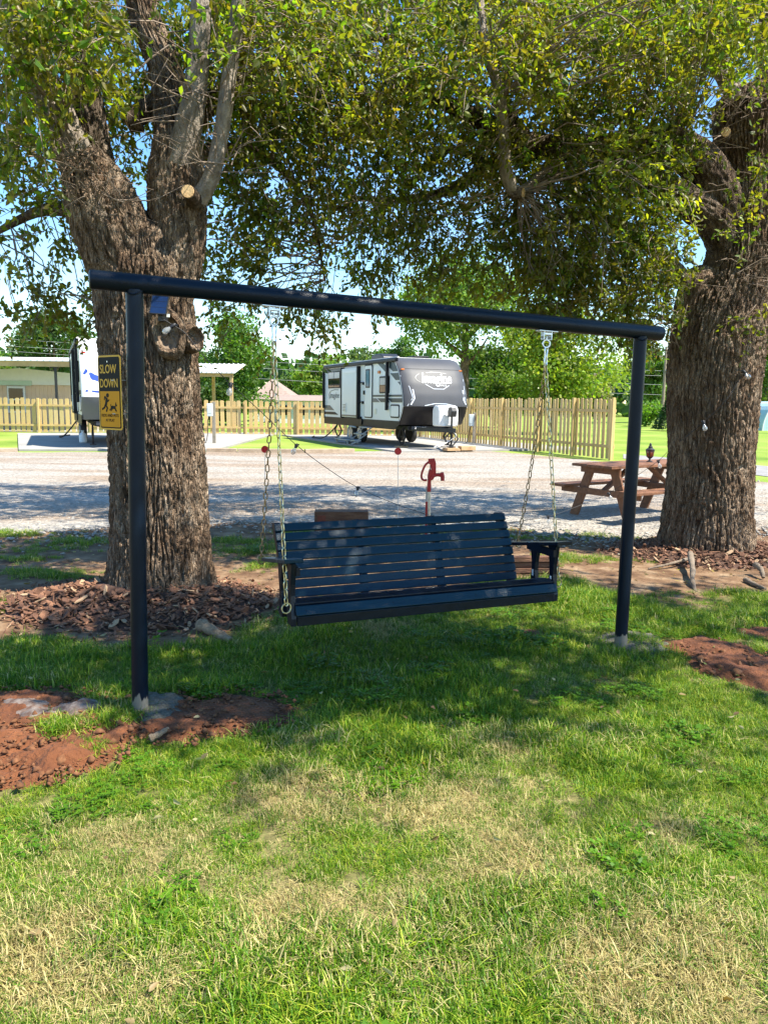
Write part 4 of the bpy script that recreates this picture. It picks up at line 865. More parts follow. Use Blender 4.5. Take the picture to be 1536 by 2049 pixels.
# ------------------------------------------------------------------ chains
def link_mesh(mat, ln_=.052, w_=.026, r=.0034):
    a = w_ / 2 - r; h = ln_ / 2 - w_ / 2; pts = []
    for t in np.linspace(-PI / 2, PI / 2, 6): pts.append((h + a * math.cos(t), a * math.sin(t), 0))
    for t in np.linspace(PI / 2, 3 * PI / 2, 6): pts.append((-h + a * math.cos(t), a * math.sin(t), 0))
    mb = MB(); mb.tube(pts, r, 6, closed=True); me = mb.mesh('chain_link', True); me.materials.append(MATS[mat]); return me
LKB, LKR = link_mesh('brass_zinc'), link_mesh('rusty_chain')
for side, lab in ((0, 'pair of brassy swing chains meeting at the left hanger'), (1, 'pair of brassy swing chains meeting at the right hanger')):
    s = -1 if side == 0 else 1; hk = HOOK[side]; ch = thing('swing_chain', lab, 'chain', hk, 0, 'chains holding up the porch swing')
    # snap hook
    mb = MB(); l = .105 if side else .085; pts = [hk + BU * x * .8 + BV * x * .3 + Vector((0, 0, z)) for x, z in ((0, .006), (.014, -.004), (.016, -.02), (.010, -.05), (.014, -l + .02), (.008, -l), (-.008, -l), (-.014, -l + .02), (-.010, -.05), (-.013, -.02), (-.010, -.002))]
    mb.tube(catmull(pts, 28), .0048, 7); mb.build('snap_hook', 'zinc', ch, smooth=True)
    top = hk - Vector((0, 0, l - .006))
    ends = [(bw(s * .862, .02 if s < 0 else .05, .525), LKB), (bw(s * .875, .555, armz(.55) + .012), LKR)]
    for (e, me) in ends:
        d = (e - top); n_ = int(d.length / .0435); st = d / n_; q = d.to_track_quat('X', 'Z').to_matrix().to_4x4(); pi = wmat(ch).inverted(); fr_ = me is LKB
        for i in range(n_):
            t = (i + .5) / n_; p = top + d * t
            if not fr_: p = p + Vector((0, 0, -.0)) - BV * .02 * math.sin(t * PI)
            jit = Matrix.Rotation((PI / 2 if i % 2 else 0) + .5 + rng.normal() * .13 + s * .35, 4, 'X') @ Matrix.Rotation(rng.normal() * .05, 4, 'Z')
            inst('chain_link', me, ch, pi @ Matrix.Translation(p) @ q @ jit)
        mb = MB(); rc = e - Vector((0, 0, .012)); nn = (BU * .25 - BV) if fr_ else (BU * .5 - BV + Vector((0, 0, .2)))
        ring(mb, rc, nn, .027, .0042, 26, .10); mb.build('ring', 'brass_zinc' if fr_ else 'rusty_chain', ch, smooth=True)

# ------------------------------------------------------------------ warning sign
SW, SH = .19, .357
sr, sl_ = P(247, 785, 3.70), P(194.5, 787, 3.835); su = (sr - sl_); su.z = 0; su.normalize(); sn = Vector((su.y, -su.x, 0)); sc = (sr + sl_) / 2
def SG(a, b, t): return sc + su * a + Vector((0, 0, 1)) * (b) - Vector((0, 0, 1)) * a * .0 + sn * t
def zs(zx, zy): return ((zx - 120 - .027 * (zy - 300)) / 562 - .5) * SW, -((zy - 250) / 1565 - .5) * SH
sg = thing('warning_sign', 'yellow and black SLOW DOWN sign on the left swing post', 'sign', sc)
mb = MB(); mb.prism(rrect(SW, SH, .016), SG, -.002, 0); mb.build('plate', 'sign_edge', sg)
mb = MB(); mb.prism(rrect(SW - .016, SH - .016, .011), SG, .0002, .0012); mb.build('black_field', 'sign_black', sg)
yb = -SH / 2 + .014; yt = zs(300, 1000)[1]
r_ = rrect(SW - .028, .04, .008); low = [(a, b - .0) for a, b in r_ if b < 0]; mb = MB(); mb.prism([(-(SW - .028) / 2, yt), ] + [(a, b + yb + .02) for a, b in low] + [((SW - .028) / 2, yt)], SG, .0014, .0022); mb.build('yellow_field', 'sign_yellow', sg)
def STX(s, x0, x1, y0, y1, nm, mt, t0, t1, **k):
    a0, b0 = zs(x0, y1); a1, b1 = zs(x1, y0); mb = MB(); put_text(mb, s, a0, a1, b0, b1, SG, t0, t1, **k); mb.build(nm, mt, sg)
STX('SLOW', 186, 590, 440, 625, 'lettering', 'sign_edge', .0014, .0022, offset=.012); STX('DOWN', 192, 618, 738, 922, 'lettering', 'sign_edge', .0014, .0022, offset=.012)
STX('KIDS AND PETS', 222, 640, 1478, 1540, 'small_lettering', 'sign_black', .0024, .0031, offset=.012); STX('AT PLAY', 322, 540, 1582, 1640, 'small_lettering', 'sign_black', .0024, .0031, offset=.012)
def zpoly(mb, pts): mb.prism([zs(*p) for p in pts], SG, .0024, .0031)
def zline(mb, pts, w_): ribbon(mb, [zs(*p) for p in pts], w_, SG, .0024, .0031)
mb = MB(); zpoly(mb, [(372 + 34 * math.cos(t), 1086 + 46 * math.sin(t)) for t in np.linspace(0, 2 * PI, 18, endpoint=False)])
zpoly(mb, [(312, 1106), (350, 1135), (372, 1150), (378, 1200), (352, 1290), (338, 1318), (300, 1300), (312, 1240), (322, 1170), (300, 1125)])
zline(mb, [(318, 1112), (300, 1116), (290, 1182)], .006); zline(mb, [(362, 1180), (384, 1212), (410, 1178)], .006); zline(mb, [(312, 1292), (294, 1345), (236, 1380)], .0095); zline(mb, [(328, 1300), (366, 1352), (340, 1424)], .0095); mb.build('running_child', 'sign_black', sg)
mb = MB(); zpoly(mb, [(452, 1312), (500, 1300), (545, 1312), (566, 1290), (560, 1262), (572, 1228), (584, 1262), (606, 1300), (590, 1316), (566, 1318), (572, 1360), (560, 1378), (500, 1366), (460, 1376), (446, 1340)])
zline(mb, [(456, 1318), (450, 1278)], .005); zline(mb, [(462, 1360), (424, 1396)], .006); zline(mb, [(492, 1366), (452, 1412)], .005); zline(mb, [(562, 1366), (592, 1418)], .006); zline(mb, [(556, 1370), (572, 1412)], .005); mb.build('running_dog', 'sign_black', sg)
mb = MB(); mb.cyl(SG(*zs(374, 380), .0012), SG(*zs(374, 380), .004), .004, 8); mb.build('bolt', 'zinc', sg)
mb = MB(); mb.bar(SG(.02, .06, -.004), SG(.10, .06, -.018), .02, .004); mb.bar(SG(.02, -.10, -.004), SG(.10, -.10, -.018), .02, .004); mb.build('bracket', 'galvanised', sg)

# ------------------------------------------------------------------ solar panel on the tree
pc = P(319, 610, 5.70); so_ = thing('solar_panel', 'small blue solar panel fixed to the left tree above the branch scar', 'solar panel', pc)
R_ = Euler((math.radians(-18), math.radians(4), math.radians(-6))).to_matrix()
mb = MB(); mb.box(pc, (.118, .008, .135), R_); mb.build('cell', 'solar_cell', so_)
mb = MB()
for a, b, c_, d_ in ((-.061, 0, .006, .141), (.061, 0, .006, .141)): mb.box(pc + R_ @ Vector((a, 0, b)), (c_, .012, d_), R_)
for b in (-.069, .069): mb.box(pc + R_ @ Vector((0, 0, b)), (.116, .012, .006), R_)
for b in (-.02, .025): mb.box(pc + R_ @ Vector((0, -.0045, b)), (.116, .001, .0012), R_)
mb.build('panel_frame', 'black_plastic', so_)
mb = MB(); mb.bar(pc + Vector((0, .01, -.05)), pc + Vector((.01, .12, -.09)), .03, .03); mb.box(pc + Vector((.01, .05, -.085)), (.06, .05, .05)); mb.build('bracket', 'black_plastic', so_)
mb = MB(); mb.box(pc + Vector((.062, .0, -.075)), (.02, .012, .022)); mb.build('label_tag', 'white_plastic', so_)

# ------------------------------------------------------------------ string lights
st = thing('string_light', 'black cord of clear bulbs strung from the left tree to the table and right tree', 'string lights', P(345, 640, 5.7))
seg = [P(322, 636, 5.70), P(345, 650, 5.70), P(372, 668, 5.72), P(402, 706, 5.78), P(455, 762, 6.2), P(520, 822, 6.75), P(590, 888, 7.3), P(650, 934, 7.7), P(713, 974, 8.05), P(790, 1008, 8.45), P(852, 1029, 8.72)]
seg2 = [P(852, 1029, 8.72), P(930, 1048, 9.0), P(1012, 1046, 9.3), P(1096, 1033, 9.7), P(1150, 1015, 10.0), P(1200, 995, 10.2), P(1217, 987, 10.25), P(1273, 952, 10.15), P(1316, 922, 10.1), P(1341, 898, 8.8), P(1374, 872, 7.96), P(1408, 843, 7.86), P(1452, 800, 7.86), P(1488, 742, 7.94), P(1500, 716, 8.0)]
mb = MB(); mb.tube(catmull(seg, 90), .0034, 5); mb.tube(catmull(seg2, 130), .0034, 5); mb.build('cord', 'cord_black', st, smooth=True)
def bulb(p, d):
    p = Vector(p); d = Vector(d).normalized(); q = d.to_track_quat('Z', 'Y').to_matrix()
    mb = MB(); mb.lathe([(.008, -.012), (.0125, -.004), (.0145, .004), (.0145, .028), (.012, .034)], 10); mb.v = [tuple(p + q @ Vector(v)) for v in mb.v]; o = mb.build('bulb_socket', 'cord_black', st, smooth=True)
    mb = MB(); mb.bar(p - Vector((.022, 0, 0)), p + Vector((.022, 0, 0)), .012, .014); mb.build('cord_clip', 'cord_black', o)
    mb = MB(); mb.lathe([(.010, .034), (.0125, .042), (.021, .060), (.0235, .075), (.020, .090), (.010, .101), (.001, .104)], 14); mb.v = [tuple(p + q @ Vector(v)) for v in mb.v]; g = mb.build('bulb', 'bulb_glass', st, smooth=True)
    mb = MB(); mb.tube([p + q @ Vector((.0, 0, .036)), p + q @ Vector((.004, 0, .062)), p + q @ Vector((-.004, 0, .07)), p + q @ Vector((.0, 0, .04))], .0012, 4); mb.build('filament', 'zinc', g)
for a, b, d, dr_ in ((349, 650, 5.66, (-.75, -.3, -.6)), (462, 768, 6.25, (-.12, -.3, -1)), (594, 890, 7.32, (-.5, -.2, -1)), (716, 975, 8.05, (-.18, -.1, -1)), (1096, 1033, 9.7, (.1, 0, -1)), (1217, 987, 10.2, (.5, -.2, -1)), (1316, 922, 10.05, (.25, -.3, -1)), (1406, 843, 7.84, (.2, -.3, -1)), (1486, 742, 7.9, (.6, -.4, -.8))): bulb(P(a, b, d), dr_)

# ------------------------------------------------------------------ yard hydrant, markers, timbers
HD = 8.75; hb = G(858, 1088); hy = thing('yard_hydrant', 'red cast yard hydrant on a steel pipe behind the swing', 'hydrant', hb)
def h_(px_, py_, dd=0.0): return P(px_, py_, HD + dd)
mb = MB(); mb.tube([h_(858, 1100), h_(858.5, 970)], .0165, 14); mb.build('standpipe', 'zinc', hy, smooth=True)
mb = MB(); mb.tube([h_(852, 1090, .05), h_(853, 1004, .05)], .013, 10); mb.build('support_stake', 'red_paint', hy, smooth=True)
mb = MB(); mb.tube([h_(853, 1003, .05), h_(853.5, 974, .05)], .011, 10); mb.build('stake_sleeve', 'galvanised', hy, smooth=True)
mb = MB(); mb.tube([h_(858, 984), h_(858.3, 972), h_(858.5, 964), h_(860, 952), h_(863, 940)], [.022, .024, .020, .030, .030], 12); mb.tube([h_(861, 958), h_(868, 951), h_(876, 950), h_(884, 951)], [.03, .022, .020, .024], 10); mb.tube([h_(884, 945), h_(885, 953), h_(885, 962)], [.018, .024, .022], 12); mb.build('head', 'red_paint', hy, smooth=True)
mb = MB(); mb.prism([(856, 918), (869, 917), (872, 926), (872, 948), (864, 952), (861, 930), (857, 928)], lambda a, b, t: h_(a, b, t), -.022, .022); mb.build('lever_top', 'red_paint', hy, bevel=.004)
mb = MB(); mb.tube(catmull([h_(858, 924), h_(851, 930), h_(846, 940), h_(843, 950), h_(844, 958), h_(849, 961), h_(854, 960)], 24), .0125, 8); mb.build('handle', 'red_paint', hy, smooth=True)
mb = MB(); mb.tube([h_(861, 928), h_(860, 952)], .006, 6); mb.build('rod', 'black_metal', hy)
for a, b, gy, lab in ((530, 899, 1066, 'red disc driveway marker on thin rod left of the swing chains'), (796, 903, 1068, 'red disc driveway marker on thin rod left of the hydrant')):
    g = G(a, gy); tp = P(a, b, g.y); mk = thing('driveway_marker', lab, 'marker', g, 0, 'red disc markers at the gravel edge')
    mb = MB(); mb.tube([g - Vector((0, 0, .05)), tp], .0028, 6); mb.build('rod', 'white_rod', mk)
    mb = MB(); mb.cyl(tp + Vector((0, -.004, 0)), tp + Vector((0, .004, 0)), .043, 24); mb.build('reflector_disc', 'red_plastic', mk)
    mb = MB(); mb.tube([tp + Vector((0, -.0045, 0)) + Vector((math.cos(t) * .041, 0, math.sin(t) * .041)) for t in np.linspace(0, 2 * PI, 24, endpoint=False)], .0025, 5, closed=True); mb.build('disc_rim', 'red_plastic', mk)
tb = thing('timber_block', 'short thick brown timber block on gravel behind the swing', 'timber', (-.51, 9.15, 0), math.radians(3))
mb = MB(); mb.box((0, 0, .155), (.64, .22, .31)); mb.build('block', 'timber_dark', tb, local=True, bevel=.008)
mb = MB(); mb.box((-.235, -.113, .20), (.10, .012, .13)); mb.box((-.09, -.113, .15), (.12, .010, .10)); mb.build('painted_patch', 'timber_end', tb, local=True, bevel=.003)
tb = thing('landscape_timber', 'low weathered brown timber lying behind the right swing arm', 'timber', (1.20, 7.2, 0), math.radians(5))
for i, z in enumerate((.03, .085, .14)):
    mb = MB(); mb.box((0, .02 * (i % 2), z), (.86, .09, .046)); mb.build('board', 'timber_dark', tb, local=True, bevel=.003)
mb = MB(); mb.box((.44, .01, .085), (.05, .14, .18)); mb.build('end_post', 'timber_dark', tb, local=True, bevel=.003)

# ------------------------------------------------------------------ picnic table
PA = math.atan2(.54, .84); pt = thing('picnic_table', 'reddish wooden picnic table by the right tree', 'picnic table', (3.02, 10.72, 0), PA)
# local x runs along the table away from the viewer, -y is the seat nearer the viewer
def plank(name, c, d, R_=None, mat='cedar'):
    mb = MB(); mb.box(c, d, R_); return mb.build(name, mat, pt, local=True, bevel=.004)
for i in range(5): plank('top_plank', (.80, -.292 + i * .146, .765), (2.0, .139, .038))
for s in (-1, 1):
    for k in range(2): plank('seat_plank', (.80, s * (.56 + k * .146), .445), (2.0, .139, .038))
for x in (.03, 1.57):
    for s in (-1, 1):
        mb = MB(); mb.bar((x, s * .50, 0), (x, s * .20, .745), .038, .14, up=(0, 1, 0)); mb.build('leg', 'cedar', pt, local=True, bevel=.004)
    plank('seat_beam', (x - .04, 0, .39), (.038, 1.42, .09)); plank('top_cleat', (x - .04, 0, .70), (.038, .70, .09))
for x0, x1 in ((.06, .62), (1.54, .98)):
    mb = MB(); mb.bar((x0, 0, .40), (x1, 0, .735), .038, .085, up=(0, 1, 0)); mb.build('brace', 'cedar', pt, local=True, bevel=.003)
lp = Vector((3.02, 10.72, .785)) + Vector((math.cos(PA), math.sin(PA), 0)) * 1.02
ln_o = thing('table_lantern', 'small black lantern standing on the picnic table', 'lantern', lp)
mb = MB(); mb.lathe([(.045, 0), (.047, .008), (.03, .016), (.014, .028), (.012, .045), (.03, .058), (.042, .075)], 14, lp); mb.build('base', 'black_metal', ln_o, smooth=True)
mb = MB(); mb.lathe([(.040, .076), (.052, .10), (.055, .165), (.05, .172)], 12, lp); mb.build('glass_cup', 'lantern_amber', ln_o, smooth=True)
for k in range(6):
    a = k * PI / 3; mb = MB(); mb.tube([lp + Vector((math.cos(a) * .046, math.sin(a) * .046, .076)), lp + Vector((math.cos(a) * .061, math.sin(a) * .061, .172))], .005, 5); mb.build('cage_bar', 'black_metal', ln_o)
mb = MB(); mb.lathe([(.066, .172), (.066, .182), (.05, .192), (.032, .205), (.03, .225), (.018, .235), (.017, .255), (.008, .275), (.002, .28)], 14, lp); mb.build('lid', 'black_metal', ln_o, smooth=True)

# ------------------------------------------------------------------ fences
def fence(label, p0, p1, H, pitch, pw, mat, posts, face):
    """pickets each on their own; posts and rails on the side the camera sees (face = -1 or 1 along the left normal)"""
    p0, p1 = Vector(p0), Vector(p1); d = (p1 - p0); Ln = d.length; a = math.atan2(d.y, d.x); t = thing('picket_fence', label, 'fence', p0, a)
    mes = []
    for k in range(8):
        hh = H * (1 + (k % 4 - 1.5) * .008); c = pw * .22; mb = MB(); mb.prism([(-pw / 2, .03), (pw / 2, .03), (pw / 2, hh - c), (pw / 2 - c, hh), (-pw / 2 + c, hh), (-pw / 2, hh - c)], lambda u, v, s: Vector((u, s, v)), -.009, .009)
        me = mb.mesh('picket'); me.materials.append(MATS[('picket_wood', 'picket_wood_pale', 'picket_wood', 'picket_wood_warm', 'picket_wood_grey', 'picket_wood_pale', 'picket_wood_warm', 'picket_wood')[k]]); mes.append(me)
    n_ = int(Ln / pitch)
    for i in range(n_): inst('picket', mes[rng.integers(8)], t, Matrix.Translation((pitch * (i + .5) + rng.normal() * .013, rng.normal() * .004, rng.normal() * .010)) @ Matrix.Rotation(rng.normal() * .010, 4, 'Y'))
    for z in (H * .22, H * .80):
        mb = MB(); mb.box((Ln / 2, face * .030, z), (Ln, .038, .088)); mb.build('rail', mat, t, local=True)
    for s in posts:
        mb = MB(); mb.box((s, face * .095, H * .5), (.092, .092, H * 1.02)); mb.build('post', mat, t, local=True, bevel=.006)
    return t
FN, FC = Vector((6.72, 22.55, 0)), Vector((1.45, 36.2, 0))
Lr = (FC - FN).length
fence('tall picket fence running back along the right of the grey nosed trailer', FN, FC, 1.80, .225, .14, 'picket_wood', [.05, 2.0, 4.0, 6.5, 9, 11.5, 14], 1)
fence('long picket fence across the back behind both trailers', (-24, 36.6, 0), (1.3, 36.3, 0), 1.60, .262, .182, 'picket_wood', [i * 2.44 + .4 for i in range(11)], -1)

# kerb timbers between pads
for a, b in (((-60, 906), (36, 905)), ((414, 905), (474, 905.5)), ((476, 906), (608, 907)), ((610, 907), (708, 906))):
    mb = MB(); mb.bar(G(*a) + Vector((0, 0, .06)), G(*b) + Vector((0, 0, .06)), .18, .14); structure(mb.build('kerb', 'kerb_timber', bevel=.01), 'low timber edging along the gravel')

# ------------------------------------------------------------------ utility pedestals
def pedestal(lab, px_, gy, htop, box, right):
    g = G(px_, gy); t = thing('utility_pedestal', lab, 'utility box', g, 0, 'hook-up boxes beside the trailers')
    mb = MB(); mb.box(g + Vector((0, 0, htop / 2)), (.11, .09, htop)); mb.build('post', 'pedestal_post', t, bevel=.008)
    mb = MB(); mb.box(g + Vector((-.12 * right, -.08, htop - box / 2 - .06)), (.20, .12, box)); b = mb.build('meter_box', 'pedestal_grey', t, bevel=.015)
    mb = MB(); mb.box(g + Vector((-.12 * right, -.142, htop - box / 2 - .04)), (.15, .006, box * .6)); mb.build('cover', 'pedestal_grey', b, bevel=.002)
    mb = MB(); mb.tube(catmull([g + Vector((-.14 * right, -.1, htop - box - .06)), g + Vector((-.2 * right, -.12, htop - box - .25)), g + Vector((-.22 * right, -.1, .35)), g + Vector((-.35, -.1, .03)), g + Vector((-.8, -.1, .02))], 20), .014, 6); mb.build('power_cable', 'rubber', t)
pedestal('grey utility box on a post just right of the forked tree', 429, 890, 1.55, .46, 1)
pedestal('grey utility box on a post right of the grey nosed trailer', 947, 890, 1.25, .46, 1)

# ------------------------------------------------------------------ travel trailers
NZ = [.80, 1.0, 1.2, 1.42, 1.8, 2.2, 2.6, 2.85, 3.0, 3.07]; NX = [7.82, 7.98, 8.12, 8.22, 8.16, 8.02, 7.80, 7.58, 7.36, 7.12]
_zz = np.linspace(.80, 3.07, 120); _k = np.exp(-np.linspace(-2, 2, 15) ** 2); _xx = np.convolve(np.pad(np.interp(_zz, NZ, NX), 7, mode='reflect', reflect_type='odd'), _k / _k.sum(), 'valid')
def xn(z): return float(np.interp(z, _zz, _xx))
HWV = 1.22
def nose_pt(y, z, t=0.0):
    q = abs(y) / HWV; return Vector((xn(z) + .07 * (1 - q * q) - .13 * q ** 9 + t, y, z))
def trailer(loc, label, grey, zscale=1.0):
    rz = math.atan2(RVF.y, RVF.x); t = thing('travel_trailer', label, 'trailer', loc, rz, 'travel trailers parked on the pads'); t.scale = (1, 1, zscale)
    side = -HWV
    def B(mb, name, mat, parent=None, **k): return mb.build(name, mat, parent or t, local=True, **k)
    # body shell
    zz = [.80, 1.0, 1.2, 1.42, 1.8, 2.2, 2.6, 2.85, 3.0]; prof = [(0, .80), (0, 2.98), (.06, 3.04), (7.12, 3.07)] + [(xn(z) - .13, z) for z in zz[::-1]]
    mb = MB(); mb.prism(prof, lambda a, b, s: Vector((a, s, b)), -HWV, HWV); body = B(mb, 'body', 'rv_white' if grey else 'rv_cream')
    mb = MB(); mb.box((3.55, 0, 3.075), (7.1, 2.36, .03)); B(mb, 'roof', 'rv_roof')
    # nose
    def nosegrid(z0, z1, nz, nm, mt):
        mb = MB(); ys_ = [-HWV, -1.215, -1.19, -1.14, -1.0, -.8, -.4, 0, .4, .8, 1.0, 1.14, 1.19, 1.215, HWV]; vs_ = []
        for i in range(nz + 1):
            z = z0 + (z1 - z0) * i / nz
            for j, y in enumerate(ys_):
                v = nose_pt(y, z, .004); 
                if j in (0, len(ys_) - 1): v = Vector((xn(z) - .20, y * 1.002, z))
                vs_.append(v)
        m = len(ys_); mb.add(vs_, [(i * m + j, i * m + j + 1, (i + 1) * m + j + 1, (i + 1) * m + j) for i in range(nz) for j in range(m - 1)]); return B(mb, nm, mt, smooth=True)
    nose = nosegrid(1.43, 3.07, 24, 'nose_cap', 'nose_grey' if grey else 'nose_white'); skirt = nosegrid(.80, 1.42, 8, 'nose_skirt', 'nose_dark' if grey else 'graphic_grey')
    mb = MB(); mb.tube([nose_pt(y, 2.68, .006) for y in np.linspace(-1.15, 1.15, 14)], .006, 5); B(mb, 'seam', 'trim_black', nose)
    for y in (-1.1, 1.1):
        mb = MB(); mb.box(nose_pt(y, 2.66, .02), (.04, .12, .05)); B(mb, 'marker_light', 'amber' if grey else 'red_lens', nose, bevel=.008)
    nf = lambda a, b, s: nose_pt(a, b, s)
    def nz(zx, zy): return ((zx - 200) / 1095 - .5) * 2.44, 3.05 - (zy - 150) / 780 * 1.63
    if grey:
        a0, b0 = nz(512, 606); a1, b1 = nz(1025, 386); mb = MB(); put_text(mb, 'Imagine', a0, a1, b0, b1, nf, .006, .014, shear=.28, offset=.004); B(mb, 'lettering', 'letter_white', nose)
        a0, b0 = nz(812, 600); a1, b1 = nz(915, 572); mb = MB(); put_text(mb, 'XLS', a0, a1, b0, b1, nf, .006, .014); B(mb, 'lettering', 'letter_white', nose)
        mb = MB()
        for pl, w_ in (([(560, 572), (690, 645), (860, 645), (960, 585)], .016), ([(880, 548), (1000, 545)], .016),
                       ([(205, 440), (300, 620), (332, 790), (250, 925)], .018), ([(1262, 470), (1236, 640), (1242, 830), (1300, 945)], .018), ([(345, 660), (358, 800), (300, 900)], .045), ([(1205, 660), (1205, 820), (1250, 890)], .045), ([(520, 915), (690, 880), (880, 884), (1040, 915)], .026)):
            ribbon(mb, [nz(*p) for p in pl], w_, nf, .006, .012)
        B(mb, 'nose_stripes', 'silver', nose); mb = MB(); ribbon(mb, [nz(*p) for p in [(490, 405), (432, 440), (414, 478), (440, 515), (530, 562)]], .010, nf, .006, .012); ribbon(mb, [nz(*p) for p in [(610, 388), (700, 372), (820, 376), (950, 394)]], .012, nf, .006, .012); B(mb, 'swoosh', 'swoosh_grey', nose)
    else:
        mb = MB(); ribbon(mb, [(-1.08, 2.12), (-.85, 1.98), (-.55, 1.88), (0, 1.82), (.6, 1.85)], .16, nf, .006, .012); ribbon(mb, [(-1.08, 1.60), (-.5, 1.56), (.3, 1.55)], .05, nf, .006, .012); B(mb, 'nose_stripes', 'swoosh_blue', nose)
    # side pieces, proud of the wall
    def panel(poly, nm, mt, t0=.002, t1=.010, parent=None, bevel=0): mb = MB(); mb.prism(poly, lambda a, b, s: Vector((a, side - s, b)), t0, t1); return B(mb, nm, mt, parent, bevel=bevel)
    def rect(x0, x1, z0, z1, r=.05): return [(a + (x0 + x1) / 2, b + (z0 + z1) / 2) for a, b in rrect(x1 - x0, z1 - z0, r)]
    panel([(0, .62), (0, .92), (7.84, .92), (7.78, .80), (7.4, .62)], 'side_skirt', 'trim_black', .001, .012)
    mb = MB(); mb.box((3.9, side - .06, 2.985), (7.5, .12, .13)); aw = B(mb, 'awning', 'trim_black', bevel=.03)
    mb = MB(); mb.box((3.9, side - .03, 3.06), (7.6, .07, .04)); B(mb, 'awning_cover', 'rv_roof', aw)
    for x in ((.08, 6.84) if grey else (.25, 7.0)):
        mb = MB(); mb.box((x, side - .07, 2.12), (.11 if x > 1 else .06, .09, 1.68)); mb.box((x, side - .09, 1.30), (.13 if x > 1 else .06, .05, .05)); B(mb, 'awning_arm', 'trim_black', bevel=.01)
    mb = MB(); mb.box((.012, side - .012, 1.9), (.05, .03, 2.1)); B(mb, 'corner_trim', 'trim_black')
    def window(x0, x1, z0, z1, halves):
        f_ = panel(rect(x0, x1, z0, z1, .06), 'window', 'trim_black', .002, .022, bevel=.004); w_ = (x1 - x0 - .10) / halves
        for k in range(halves):
            a = x0 + .05 + k * w_ + .012; b = a + w_ - .024; panel(rect(a, b, z0 + .05, z1 - .05, .03), 'pane', 'window_dark', .023, .027, f_); panel([(a + .01, z1 - .30), (b - .01, z1 - .30), (b - .01, z1 - .06), (a + .01, z1 - .06)], 'blind', 'window_blind', .0275, .031, f_)
    def door(x0, x1, z0, z1):
        d_ = panel(rect(x0, x1, z0, z1, .10), 'door', 'trim_black', .002, .018); panel(rect(x0 + .05, x1 - .06, z0 + .04, z1 - .06, .08), 'door_panel', 'rv_white', .019, .03, d_)
        xw = (x0 + x1) / 2; panel(rect(xw - .24, xw + .18, z0 + 1.10, z1 - .18, .05), 'door_frame', 'trim_black', .031, .04, d_); panel(rect(xw - .19, xw + .13, z0 + 1.15, z1 - .23, .03), 'door_pane', 'window_blue', .041, .044, d_)
        mb = MB(); mb.box((x0 + .05, side - .05, z0 + .93), (.10, .05, .15)); B(mb, 'handle', 'trim_black', d_, bevel=.008)
    window(.52, 2.0, 2.10, 2.80, 2); window(6.05, 6.95, 1.86, 2.46, 1); door(4.62, 5.42, .97, 2.93)
    mb = MB(); mb.tube(catmull([(4.55, side - .02, 2.26), (4.2, side - .06, 2.26), (3.75, side - .10, 2.05), (3.70, side - .10, 1.80), (3.72, side - .10, 1.62), (3.95, side - .08, 1.55), (4.5, side - .02, 1.55)], 30), .018, 7); mb.box((4.52, side - .03, 2.24), (.10, .05, .10)); mb.box((4.5, side - .03, 1.53), (.10, .05, .10)); B(mb, 'grab_handle', 'trim_black', smooth=False)
    # slide-out bay
    mb = MB(); mb.box((3.27, side + .08, 1.90), (1.66, .40, 1.88)); so2 = B(mb, 'slide_out', 'rv_white', bevel=.01)
    for x in (2.40, 4.15):
        mb = MB(); mb.box((x, side - .06, 1.90), (.10, .16, 1.98)); B(mb, 'slide_trim', 'trim_black', so2)
    mb = MB(); mb.box((3.27, side - .13, 2.70), (1.5, .012, .10)); B(mb, 'slide_topper', 'silver', so2); mb = MB(); mb.box((3.27, side - .128, 1.02), (1.6, .012, .06)); B(mb, 'slide_sill', 'graphic_grey', so2)
    hd_ = panel(rect(7.05, 7.80, 1.02, 1.48, .08), 'storage_hatch', 'trim_black', .002, .014); panel(rect(7.10, 7.75, 1.07, 1.43, .06), 'hatch_panel', 'rv_white', .015, .024, hd_)
    # graphics
    if grey:
        panel([(5.45, 1.74), (8.0, 1.74), (8.0, 1.81), (5.45, 1.81)], 'side_stripe', 'graphic_teal'); panel([(4.7, 1.55), (6.1, 1.55), (5.75, 1.69), (4.7, 1.69)], 'side_stripe', 'graphic_grey')
        panel([(6.2, 1.55), (7.0, 1.55), (6.7, 1.69), (5.85, 1.69)], 'side_stripe', 'graphic_teal'); panel([(7.1, 1.55), (8.02, 1.55), (8.02, 1.69), (6.8, 1.69)], 'side_stripe', 'graphic_teal')
        panel([(5.85, 2.92), (6.35, 2.92), (6.78, 2.68), (6.78, 2.50)], 'side_stripe', 'graphic_teal'); panel([(6.9, 2.92), (7.28, 2.92), (7.62, 2.60), (7.2, 2.60), (6.9, 2.74)], 'side_stripe', 'graphic_teal'); panel([(7.0, 2.54), (7.66, 2.54), (7.80, 2.30), (7.45, 2.30)], 'side_stripe', 'graphic_teal'); panel([(7.6, 2.24), (7.83, 2.24), (7.86, 2.12)], 'side_stripe', 'graphic_teal')
        panel([(.06, 2.90), (2.3, 2.90), (2.3, 2.80), (.75, 2.82), (.5, 2.70), (.25, 2.82), (.06, 2.86)], 'side_stripe', 'graphic_teal'); panel([(.06, 1.40), (.7, 1.40), (1.25, 1.20), (.06, 1.20)], 'side_stripe', 'graphic_grey'); panel([(.06, 1.13), (1.35, 1.13), (1.75, 1.02), (.06, 1.02)], 'side_stripe', 'trim_black')
        mb = MB(); sf = lambda a, b, s: Vector((a, side - s, b)); put_text(mb, 'Imagine', .68, 1.85, 1.62, 1.94, sf, .002, .008, shear=.28, offset=.012); ribbon(mb, [(.66, 1.66), (.56, 1.82), (.75, 1.98), (1.3, 2.04), (1.75, 2.03)], .03, sf, .002, .008); B(mb, 'lettering', 'letter_grey')
    else:
